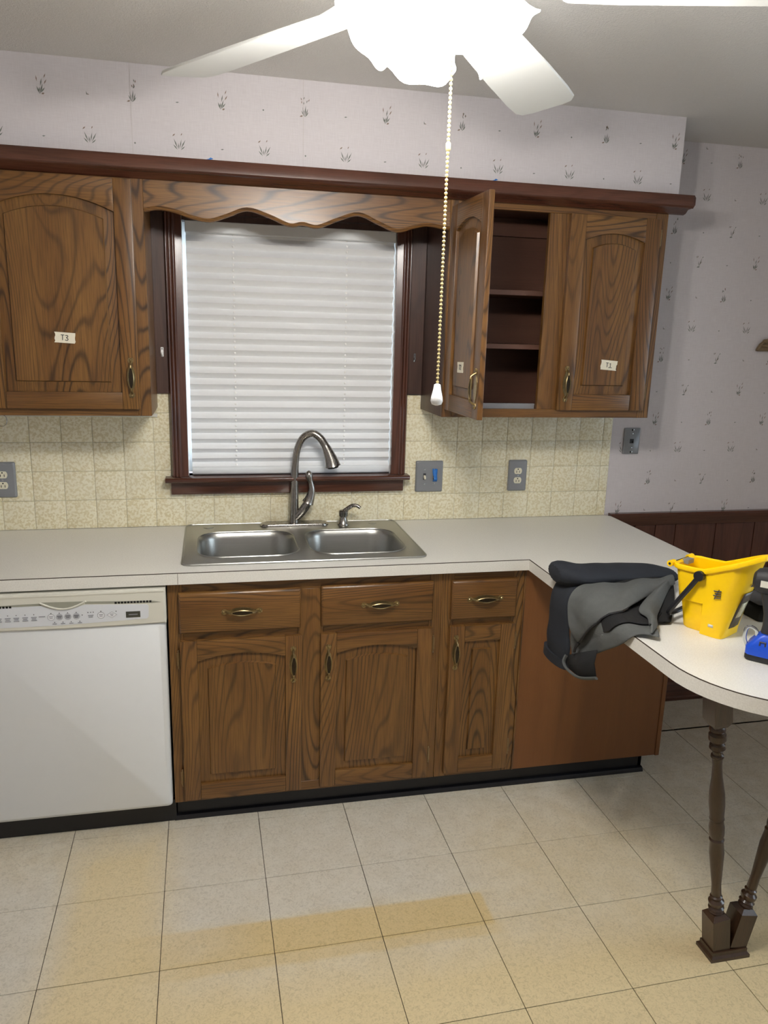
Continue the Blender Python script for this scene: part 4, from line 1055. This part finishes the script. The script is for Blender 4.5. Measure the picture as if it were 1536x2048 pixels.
for j in range(9):
    v = j / 8
    a, b = Vector((1.335, -.350, 0)).lerp(Vector((1.318, -.650, 0)), v), Vector((1.585, -.345, 0)).lerp(Vector((1.386, -.648, 0)), v) + Vector((.012, .006, 0)) * math.sin(PI * v)
    sh.append([a.lerp(b, u / 10) + Vector((0, 0, ZT + .004 + .040 * math.sin(PI * (u + .3) / 10.8) ** .6 * (1 - .8 * v) + .003 * nz(u, j, .6))) for u in range(11)])
MB().grid(sh).build('shell', 'cloth_black', jt, thick=.005, sub=1)

# ------------------------------------------------------------------ yellow pail
D = Vector((.475, -.88, 0)).normalized(); N = Vector((-D.y, D.x, 0)); O = Vector((1.396, -.661, ZT + .0004))
def Q(s, n, z): return O + D * s + N * n + Vector((0, 0, z))
bk = thing('pail', O + D * .06 + N * .058, 'yellow plastic pail with a pour spout and black handle on the worktop', 'pail')
W = .116
def rimz(s): return .173 if s < .05 else .173 + .070 * min(1, (s - .05) / .15) ** 1.1
# outer wall: lofted sections from base to rim, near side recessed low down at the back, narrowing to the spout
def section(t, rec=0.0):
    s0, s1 = -.030 * t, .120 + .065 * t ** 1.25
    inn = .005 * (1 - t); n0, n1 = inn, W - inn
    near = [(s0 + .002, n0 + rec + .018), (s0 + .006, n0 + rec + .007), (s0 + .018, n0 + rec), (s0 + .045, n0 + rec), (.0565, n0 + rec), (.0615, n0), (.075, n0), (s1 - .026 - .024 * t, n0), (s1 - .013 - .017 * t, n0 + .001 + .012 * t), (s1 - .004 - .008 * t, n0 + .005 + .029 * t), (s1 - .001 - .002 * t, n0 + .014 + .032 * t)]
    far = [(a, W - b) for a, b in near[::-1]]
    return near + [(s1, W / 2)] + far + [(s0, W / 2)]
outer_r, inner_r = [], []
TS = [(0, .016), (.03, .013), (.2, .013), (.38, .013), (.45, .010), (.475, 0), (.6, 0), (.8, 0), (1.0, 0)]
for t, rec in TS:
    outer_r.append([Q(s, n, (t * rimz(s)) if t > 0 else 0) for s, n in section(t, rec)])
for t in (1.0, .8, .5, .2, .03):
    inner_r.append([Q(.06 + (s - .06) * .955, W / 2 + (n - W / 2) * .94, t * rimz(s) + .001 * (t < .1)) for s, n in section(t, .013 if t < .4 else 0)])
body = MB().loft(outer_r + inner_r).build('body', 'yellow', bk, ang=42)
# rim flange
sec = section(1.0); rp = [Q(.06 + (s - .06) * 1.03, W / 2 + (n - W / 2) * 1.05, rimz(s) - .004) for s, n in sec]; rp.append(rp[0])
MB().tube(rp, (.0040, .0075), 8).build('rim', 'yellow', bk)
# hinge boss and pin
MB().cyl(Q(-.040, -.002, .170), Q(-.040, .020, .170), .0085, 14).cyl(Q(-.040, W - .02, .170), Q(-.040, W + .002, .170), .0085, 14).build('hinge_boss', 'yellow', bk)
MB().cyl(Q(-.040, -.003, .170), Q(-.040, W + .003, .170), .0035, 10).build('hinge_pin', 'black_plastic', bk)
MB().box(0, 1, 0, 1, 0, 1).xform(Matrix.Translation(Q(-.028, .045, .166)) @ Matrix((( .016 * D.x, .03 * N.x, 0, 0), (.016 * D.y, .03 * N.y, 0, 0), (0, 0, .012, 0), (0, 0, 0, 1)))).build('clip', 'steel_plate', bk)
# black bail handle folded down towards the back
hp = [Q(.050, -.010, .160), Q(.030, -.013, .125), Q(.005, -.013, .085), Q(-.016, -.012, .050), Q(-.030, .004, .030), Q(-.036, W / 2, .022), Q(-.030, W - .004, .030), Q(-.016, W + .012, .050), Q(.030, W + .013, .125), Q(.050, W + .010, .160)]
hn = MB().tube(curve_pts(hp, 5), (.0048, .0070), 10).build('handle', 'black_plastic', bk)
MB().cyl(Q(.050, -.017, .160), Q(.050, -.003, .160), .0135, 20).cyl(Q(.050, W + .003, .160), Q(.050, W + .017, .160), .0135, 20).build('pivot_cap', 'black_plastic', hn)
# front picture label and small print
fs = lambda t: .120 + .065 * t ** 1.25 + .0022
def front(t, n): return Q(fs(t) - abs(n - W / 2) * .10, n, t * rimz(.15))
lb = MB().grid([[front(t, W / 2 + a * .028) for a in (-1, -.5, 0, .5, 1)] for t in (.12, .22, .32, .42, .52, .60)]).build('front_label', 'sticker', bk, thick=.0006)
MB().grid([[front(t, W / 2 + a * .016) + D * .001 for a in (-1, 0, 1)] for t in (.26, .36, .46)]).build('picture', 'sticker_pale', lb, thick=.0005)
for k, (t, a) in enumerate(((.70, -.5), (.74, -.1), (.78, .3), (.82, -.3))):
    MB().grid([[front(t + b, W / 2 + (a + c) * .02) for c in (-.25, .25)] for b in (-.016, .016)]).build('print_mark', 'legend_dark', bk, thick=.0005)
mk = MB()
for k in range(4):
    a = Q(.088 + .004 * (k % 2), -.0015, .128 - .006 * k); b = Q(.108, -.0015, .131 - .006 * k)
    mk.tube([a, b], .0014, 5)
mk.tube([Q(.102, -.0015, .134), Q(.092, -.0015, .106)], .0012, 5)
mk.build('print_mark', 'legend_dark', bk)
MB().grid([[Q(s, .0036, z) for s in (.082, .088, .096)] for z in (.026, .034)]).build('scuff', 'panel_white', bk, thick=.0004)

# ------------------------------------------------------------------ black clothes behind the pail
bc = thing('folded_clothes', (1.745, -.56, ZT), 'folded black and charcoal clothes on the worktop behind the yellow pail', 'clothes')
def pillow(x0, x1, y0, y1, z0, z1, mat, nm, sd):
    rows = []
    for j in range(13):
        row = []
        for i in range(13):
            u, v = i / 12, j / 12; e = (max(0, math.sin(PI * u)) ** .35) * (max(0, math.sin(PI * v)) ** .35)
            row.append(Vector((x0 + (x1 - x0) * u, y0 + (y1 - y0) * v, z0 + (z1 - z0) * e * (1 + .16 * nz(u * 3 + sd, v * 3)))))
        rows.append(row)
    mb = MB().grid(rows); 
    mb.grid([[Vector((p.x, p.y, z0)) for p in r] for r in rows])
    return mb.build(nm, mat, bc, sub=1)
pillow(1.648, 1.856, -.665, -.44, ZT + .001, ZT + .052, 'cloth_black', 'garment', 1)
pillow(1.652, 1.850, -.655, -.45, ZT + .046, ZT + .088, 'cloth_char', 'garment', 5)
pillow(1.668, 1.846, -.640, -.47, ZT + .080, ZT + .112, 'navy', 'garment', 9)

# ------------------------------------------------------------------ cordless drill
dr = thing('cordless_drill', (1.515, -.895, ZT), 'blue and black cordless tool standing on its battery at the right edge', 'power tool')
G = Matrix.Translation((1.507, -.900, ZT + .0006)) @ Matrix.Rotation(R(-48), 4, 'Z')
def gx(mb): return mb.xform(G)
gx(MB().loft([[(x * s, y * s, z) for x, y in rrect(-.062, .062, -.040, .040, .012, 4)] for s, z in ((.94, 0), (1, .004), (1, .013), (.99, .015))])).build('battery_base', 'black_plastic', dr)
bt = gx(MB().loft([[(x * s + o, y * s, z) for x, y in rrect(-.062, .062, -.040, .040, .014, 4)] for s, o, z in ((1, 0, .0152), (1.0, 0, .034), (.94, .004, .044), (.80, .010, .062), (.72, .014, .068))])).build('battery', 'blue_plastic', dr)
gx(MB().tube([(-.030, -.0375, .043), (-.030, -.0365, .052), (-.018, -.0365, .052), (-.018, -.0375, .043)], .0022, 6)).build('raised_mark', 'legend_dark', bt)
gx(MB().tube(curve_pts([(-.060, -.020, .030), (-.068, -.020, .050), (-.066, -.020, .074), (-.056, -.020, .080), (-.044, -.020, .074), (-.041, -.018, .060)], 5), (.0028, .0045), 8)).build('belt_hook', 'chrome', dr)
gx(MB().loft([[(x * sx + o, y * sy_, z) for x, y in rrect(-.026, .026, -.019, .019, .015, 5)] for sx, sy_, o, z in ((1.1, 1.1, -.008, .0685), (.95, 1, -.010, .085), (.88, .95, -.013, .115), (.95, .98, -.018, .145), (1.1, 1.05, -.020, .168))])).build('grip', 'grip_rubber', dr)
hb_ = gx(MB().loft([[(x_, y * s, .196 + z * s) for y, z in rrect(-.031, .031, -.031, .031, .024, 5)] for x_, s in ((-.068, .55), (-.060, .86), (-.040, 1), (.03, 1), (.065, .92), (.085, .75))])).build('motor_housing', 'grip_rubber', dr)
gx(MB().box(-.048, .020, -.0322, -.0308, .187, .203)).build('nameplate', 'panel_white', hb_)
gx(MB().lathe([(.021, 0), (.024, .006), (.023, .030), (.014, .046), (.008, .050)], (.085, 0, .196), (1, 0, 0), 18)).build('chuck', 'black_plastic', dr)
gx(MB().box(-.004, .010, -.009, .009, .128, .152).xform(Matrix.Translation((.013, 0, 0)))).build('trigger', 'black_plastic', dr, bevel=.003)

# ------------------------------------------------------------------ ceiling fan with lights
FC = Vector((0.555, -1.03, 0)); ZBL = 2.225
fan = thing('ceiling_fan', (FC.x, FC.y, ZC), 'white ceiling fan with four lit glass shades and a beaded pull chain', 'ceiling fan')
MB().lathe([(.065, 0), (.065, -.012), (.050, -.040), (.022, -.055), (.013, -.056), (.013, -.090)], (FC.x, FC.y, ZC - .0008), (0, 0, 1), 28).build('canopy', 'fan_white', fan)
MB().lathe([(.014, .200), (.020, .175), (.080, .170), (.115, .150), (.125, .115), (.120, .080), (.095, .050), (.060, .045), (.050, .042), (.042, .030), (.032, .014), (.012, .008)], (FC.x, FC.y, 2.222), (0, 0, 1), 32).build('motor', 'fan_white', fan)
A0 = 52.5
for k in range(5):
    a = R(A0 + 72 * k); d = Vector((math.cos(a), math.sin(a), 0)); nn = Vector((-d.y, d.x, 0))
    out = []
    r0, r1 = .205, .752
    for r_, hw in ((r0, .046), (r0 + .01, .052), (.30, .060), (.48, .069), (.65, .074), (.72, .073), (.744, .062), (r1, .038)): out.append((r_, hw))
    poly = [(r_, hw) for r_, hw in out] + [(r_, -hw) for r_, hw in out[::-1]]
    def BP(r_, w, dz): return Vector((FC.x, FC.y, ZBL)) + d * r_ + nn * w * math.cos(R(11)) + Vector((0, 0, -w * math.sin(R(11)) + dz))
    n_ = len(poly)
    mb = MB().loft([[BP(r_, w, dz) for r_, w in poly] for dz in (.0, .006)])
    b_ = mb.build('blade', 'fan_white', fan, bevel=.0015)
    def IP(r_, w, z_): return Vector((FC.x, FC.y, z_)) + d * r_ + nn * w
    mi = MB().loft([[IP(.10, -.012, 2.2820), IP(.10, .012, 2.2820), IP(.10, .012, 2.2890), IP(.10, -.012, 2.2890)], [IP(.18, -.015, 2.2520), IP(.18, .015, 2.2460), IP(.18, .015, 2.2520), IP(.18, -.015, 2.2580)], [IP(.25, -.035, 2.2385), IP(.25, .035, 2.2255), IP(.25, .035, 2.2300), IP(.25, -.035, 2.2425)]])
    mi.build('blade_iron', 'fan_white', b_)
# light kit: four tulip shades with ruffled rims
SA = [-2, 88, 178, 268]
for k, ad in enumerate(SA):
    a = R(ad); dirh = Vector((math.cos(a), math.sin(a), 0)); ax = (dirh * math.cos(R(40)) + Vector((0, 0, -math.sin(R(40))))).normalized()
    c0 = Vector((FC.x, FC.y, 2.222)) + dirh * .040 
    MB().tube([Vector((FC.x, FC.y, 2.238)) + dirh * .022, c0, c0 + ax * .028], [.010, .012, .020], 12).build('lamp_arm', 'fan_white', fan)
    u = ax.cross(Vector((0, 0, 1))).normalized(); w = ax.cross(u)
    prof = [(.020, .020), (.032, .028), (.045, .042), (.053, .060), (.057, .078), (.059, .094), (.062, .105), (.066, .112)]
    rings = []
    nseg = 48
    for i, (r_, l) in enumerate(prof):
        ring = []
        for q_ in range(nseg):
            t = 2 * PI * q_ / nseg; wv = (i / 7) ** 3
            rr_ = r_ * (1 + .025 * wv * math.cos(6 * t)); ll = l + .0025 * wv * math.cos(6 * t)
            ring.append(c0 + ax * ll + u * rr_ * math.cos(t) + w * rr_ * math.sin(t))
        rings.append(ring)
    shd = MB().loft(rings, cap0=True, cap1=False).build('glass_shade', 'glow', fan, thick=.003)
    MB().ball(c0 + ax * .072, .024, 14, 10).build('bulb', 'glow', shd)
    ld = bpy.data.lights.new('bulb_light', 'POINT'); ld.energy = LAMP_W * (1.0, 0.55, 1.0, 1.2)[k]; ld.color = (1.0, 0.965, 0.92); ld.shadow_soft_size = .028
    lo = bpy.data.objects.new('bulb_light', ld); col.objects.link(lo); lo.location = c0 + ax * .135 - Vector((FC.x, FC.y, ZC)); lo.parent = fan
# pull chain
cx, cyy = 0.5835, FC.y
pc_ = MB(); z = 2.205; k = 0
while z > 1.582:
    if abs(z - 1.985) > .006: pc_.ball((cx - .002 * (2.15 - z), cyy, z), .0031, 6, 4)
    z -= .0072
pc_.tube([(cx, cyy, 2.205), (cx - .001, cyy, 1.58)], .0009, 5)
pc_.lathe([(.002, -.008), (.0045, -.005), (.0045, .005), (.002, .008)], (cx, cyy, 1.985), (0, 0, 1), 8)
lab(pc_.build('pull_chain', 'bead', fan, kind='stuff'), 'brass beaded pull chain')
MB().lathe([(.002, .034), (.006, .032), (.0075, .022), (.0105, .010), (.0115, .002), (.009, -.004), (.003, -.006)], (cx - .0012, cyy, 1.549), (0, 0, 1), 16).build('pull_knob', 'white_plastic', fan)
